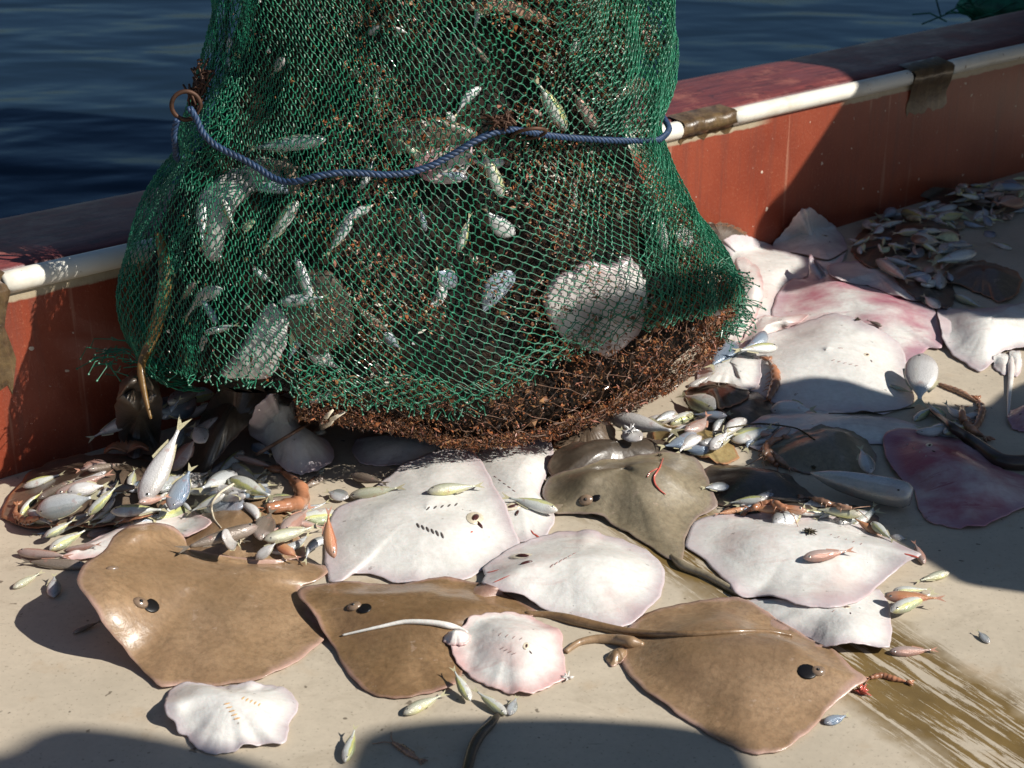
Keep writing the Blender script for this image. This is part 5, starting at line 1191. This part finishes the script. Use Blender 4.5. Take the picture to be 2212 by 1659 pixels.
# ------------------------------------------------------------------ rope and rings
def rope(pts3, r, name, label, pitch=.032):
    n = int(sum((pts3[i+1]-pts3[i]).length for i in range(len(pts3)-1))/.0042)
    cp = [Vector(p) for p in crom([tuple(p) for p in pts3], n)]; root = empty(name, tuple(cp[0]), label, 'rope'); s = 0; fr = []; px = None
    for i in range(n):
        t = (cp[min(i+1, n-1)]-cp[max(i-1, 0)]).normalized(); x = px if px is not None else t.orthogonal().normalized(); x = (x-t*x.dot(t)).normalized(); px = x; fr.append((cp[i], x, t.cross(x), s)); s += (cp[min(i+1, n-1)]-cp[i]).length
    for k in range(3):
        path = [c+x*(r*.52*math.cos(2*math.pi*(s_/pitch+k/3)))+y*(r*.52*math.sin(2*math.pi*(s_/pitch+k/3))) for c, x, y, s_ in fr]
        v, f = tube(path, r*.56, 8); mobj('strand', v, f, MAT['rope'], root, loc=cp[0])
    return cp
RP = [(432, 262), (436, 285), (450, 312), (490, 328), (530, 338), (565, 360), (590, 388), (620, 405), (648, 398), (680, 376), (730, 365), (780, 372), (830, 384), (880, 380), (930, 360), (980, 328), (1020, 302), (1060, 280), (1100, 273), (1130, 282), (1150, 290), (1200, 294), (1260, 298), (1330, 304), (1400, 307), (1417, 305)]
pts = []
for u, v in RP:
    h = bcast(u, v, BAGO)
    if h: pts.append(h[0]+h[1]*.008)
    elif pts: q = rdir(u, v); pts.append(EYE+q*((pts[-1]-EYE).dot(FWD)/q.dot(FWD)))
for _ in range(2): pts = [pts[0]]+[(pts[i-1]+pts[i]*2+pts[i+1])/4 for i in range(1, len(pts)-1)]+[pts[-1]]
e = pts[-1]
pts += [e+Vector((.03, .10, -.002)), e+Vector((.02, .25, 0))]
q0_ = pts[0]; ringc = EYE+rdir(402, 228)*((q0_-EYE).dot(FWD)/1.0)
pts = [ringc+Vector((.012, .01, -.02)), q0_+Vector((-.012, .0, .022))]+pts
rope(pts, .0068, 'rope', 'blue twisted rope looped around the green net')
l0 = EYE+rdir(383, 258)*((ringc-EYE).dot(FWD)); l1 = EYE+rdir(378, 310)*((ringc-EYE).dot(FWD)+.03); l2 = EYE+rdir(388, 345)*((ringc-EYE).dot(FWD)+.09)
rope([l0, (l0+l1)/2+Vector((-.004, 0, 0)), l1, l2, l2+Vector((.05, .12, 0))], .0066, 'rope', 'short blue rope end hanging from the left steel ring')
def ring(c, R_, r, nx, ny, label, parent_mat='rust'):
    x = nx.normalized(); y = (ny-x*ny.dot(x)).normalized(); path = [c+x*(R_*math.cos(a))+y*(R_*math.sin(a)) for a in [2*math.pi*i/40 for i in range(41)]]
    v, f = tube(path, r, 10, False); o = mobj('steel_ring', v, f, MAT[parent_mat], loc=c); tag(o, label, 'ring')
ring(ringc, .028, .0045, Vector((1, .25, 0)), Vector((0, 0, 1)), 'rusty steel ring on the left side of the net')
hc = bcast(1135, 287, BAGO); ring(hc[0]+hc[1]*.012, .034, .0038, Vector((1, .3, 0)), Vector((0, -.75, .45)), 'rusty steel ring under the rope at the gathered net')
def lashing(u, v, w, h, label, n=26):
    hit = bcast(u, v, BAGO)
    if not hit: hit = bcast(u+25, v, BAGO)
    V, F = [], []; r4 = random.Random(int(u)); c = EYE+rdir(u, v)*((hit[0]-EYE).dot(FWD)-.012); 
    for k in range(n):
        a = c+RT*r4.gauss(0, w*.35)+UPV*r4.gauss(0, h*.4); b = c+RT*r4.gauss(0, w*.35)+UPV*r4.gauss(0, h*.4); mid = (a+b)/2-FWD*r4.uniform(.004, .016)
        seg_tube(V, F, [a, mid, b], .0024, 5)
    tag(mobj('lashing', V, F, MAT['rust'], net, loc=NL), None)
lashing(436, 180, .028, .055, ''); lashing(418, 215, .03, .035, ''); lashing(1085, 262, .05, .022, '', 34)
# green net bundle outside the bulwark at the upper right corner
V, F = [], []; r5 = random.Random(5); c0 = P(2200, 0, .40)+Vector((.08, .18, -.02))
for k in range(90):
    a = c0+Vector((r5.gauss(0, .16), r5.gauss(0, .07), r5.gauss(-.03, .05))); d = Vector((r5.gauss(0, 1), r5.gauss(0, .5), r5.gauss(0, .4))).normalized()*r5.uniform(.05, .14)
    seg_tube(V, F, [a-d, a+Vector((0, 0, .02)), a+d], .0035, 5)
v, f = [], []
for j in range(9):
    for i in range(18):
        ph = -math.pi/2+math.pi*j/8; a = 2*math.pi*i/18; g = 1+.12*math.sin(i*2.3+j*1.7); v.append(c0+Vector((.26*math.cos(ph)*math.cos(a)*g, .11*math.cos(ph)*math.sin(a)*g, -.04+.075*math.sin(ph)*g)))
f = [(j*18+i, j*18+(i+1) % 18, (j+1)*18+(i+1) % 18, (j+1)*18+i) for j in range(8) for i in range(18)]
o = len(V); V += v; F += [tuple(i+o for i in q) for q in f]
tag(mobj('net_bundle', V, F, MAT['net'], loc=c0), 'dark green folded net hanging outside the bulwark at the upper right', 'net bundle')

# ------------------------------------------------------------------ canvas sheets added out of view to the right, cut to the wanted shadow outlines
TX = 2.75
def onto(p):
    t = (TX-p.x)/SDIR.x; q = p+SDIR*t; return (q.y, q.z)
def sheet(pts, label, holes=(), n_sm=3):
    pts = list(pts)
    dense = []
    for i in range(len(pts)):
        a, b = pts[i], pts[(i+1) % len(pts)]; L = math.dist(a, b); m_ = max(1, int(L/.35))
        dense += [(a[0]+(b[0]-a[0])*k/m_, a[1]+(b[1]-a[1])*k/m_) for k in range(m_)]
    pts = dense
    for _ in range(n_sm):
        pts = [q for i in range(len(pts)) for q in ((pts[i][0]*.75+pts[(i+1) % len(pts)][0]*.25, pts[i][1]*.75+pts[(i+1) % len(pts)][1]*.25), (pts[i][0]*.25+pts[(i+1) % len(pts)][0]*.75, pts[i][1]*.25+pts[(i+1) % len(pts)][1]*.75))]
    n = len(pts); bm = bmesh.new(); vs = [bm.verts.new((TX, y, z)) for y, z in pts]; bm.faces.new(vs); bmesh.ops.triangulate(bm, faces=bm.faces[:])
    r = bmesh.ops.extrude_face_region(bm, geom=bm.faces[:]); bmesh.ops.translate(bm, vec=(.004, 0, 0), verts=[g for g in r['geom'] if isinstance(g, bmesh.types.BMVert)])
    me = bpy.data.meshes.new('shade_blocker'); bm.to_mesh(me); bm.free(); me.materials.append(MAT['shade_sheet']); o = bpy.data.objects.new('shade_blocker', me); COL.objects.link(o); tag(o, label, 'blocker')
def D(u, v, z=0):
    h = cast(u, v)[0] if v > 420 and 0 < u < 2212 else P(u, v, 0)
    return onto(P(u, v, min(h.z, .16)))
D0 = lambda u, v: onto(P(u, v, 0)); Wq = lambda u, v: onto(WP(u, v))
capz = lambda u, v: onto(P(u, v, .461))
up = [capz(1690, 128), capz(1760, 140), capz(1806, 146), capz(1840, 172), Wq(1822, 221), Wq(1790, 270), Wq(1750, 335), Wq(1712, 395), Wq(1665, 434), Wq(1625, 500), D(1690, 540, .05), D(1745, 568, .08), D(1700, 590, .08), D(1676, 640, .08), D(1730, 615, .08), D(1800, 606, .08), D(1880, 612, .08), D(1950, 640, .08), D(2005, 668, .08), D(2060, 680, .06), D(2110, 690, .06), D(2160, 690, .06), D(2240, 700, .05)]
far = [(up[-1][0]+.02, .7), (up[-1][0]+.25, .15), (9.5, .15), (9.5, 4.2), (up[0][0]+.3, 4.2)]
sheet(up+far, 'large grey canvas added out of view, shading the far deck')
mid = [(1470, 838), (1560, 852), (1610, 828), (1679, 824), (1739, 812), (1806, 817), (1873, 836), (1957, 880), (2000, 915), (2060, 905), (2130, 880), (2180, 835), (2260, 810), (2420, 780), (2560, 900), (2600, 1330), (2400, 1310), (2212, 1278), (2107, 1268), (2050, 1250), (2010, 1205), (1985, 1150), (1910, 1108), (1760, 1088), (1600, 1078), (1545, 1050), (1530, 1015), (1590, 1005), (1640, 1000), (1625, 965), (1560, 925), (1490, 912)]
sheet([D(u, v, .075) for u, v in mid], 'grey canvas strip added out of view, shading the middle deck')
band = [(1170, 715), (1230, 655), (1300, 625), (1380, 612), (1450, 600), (1530, 580), (1585, 590), (1570, 660), (1500, 700), (1400, 712), (1340, 760), (1280, 768), (1200, 765)]
bp = [bcast(u, v) for u, v in band]
sheet([onto(h[0]) for h in bp if h], 'narrow grey canvas strip added out of view, shading the net side', n_sm=2)
low = [(740, 1665), (755, 1612), (785, 1583), (869, 1562), (1003, 1552), (1204, 1549), (1371, 1559), (1471, 1569), (1538, 1585), (1588, 1605), (1615, 1640), (1650, 1720), (1500, 1760), (1000, 1760), (740, 1740)]
sheet([D0(u, v) for u, v in low], 'small grey canvas flap added out of view for shade near the camera')
low2 = [(-80, 1640), (17, 1625), (60, 1588), (134, 1568), (214, 1572), (300, 1585), (402, 1605), (520, 1635), (640, 1680), (600, 1760), (-100, 1760)]
sheet([D0(u, v) for u, v in low2], 'low grey canvas flap added out of view for shade beside the camera')
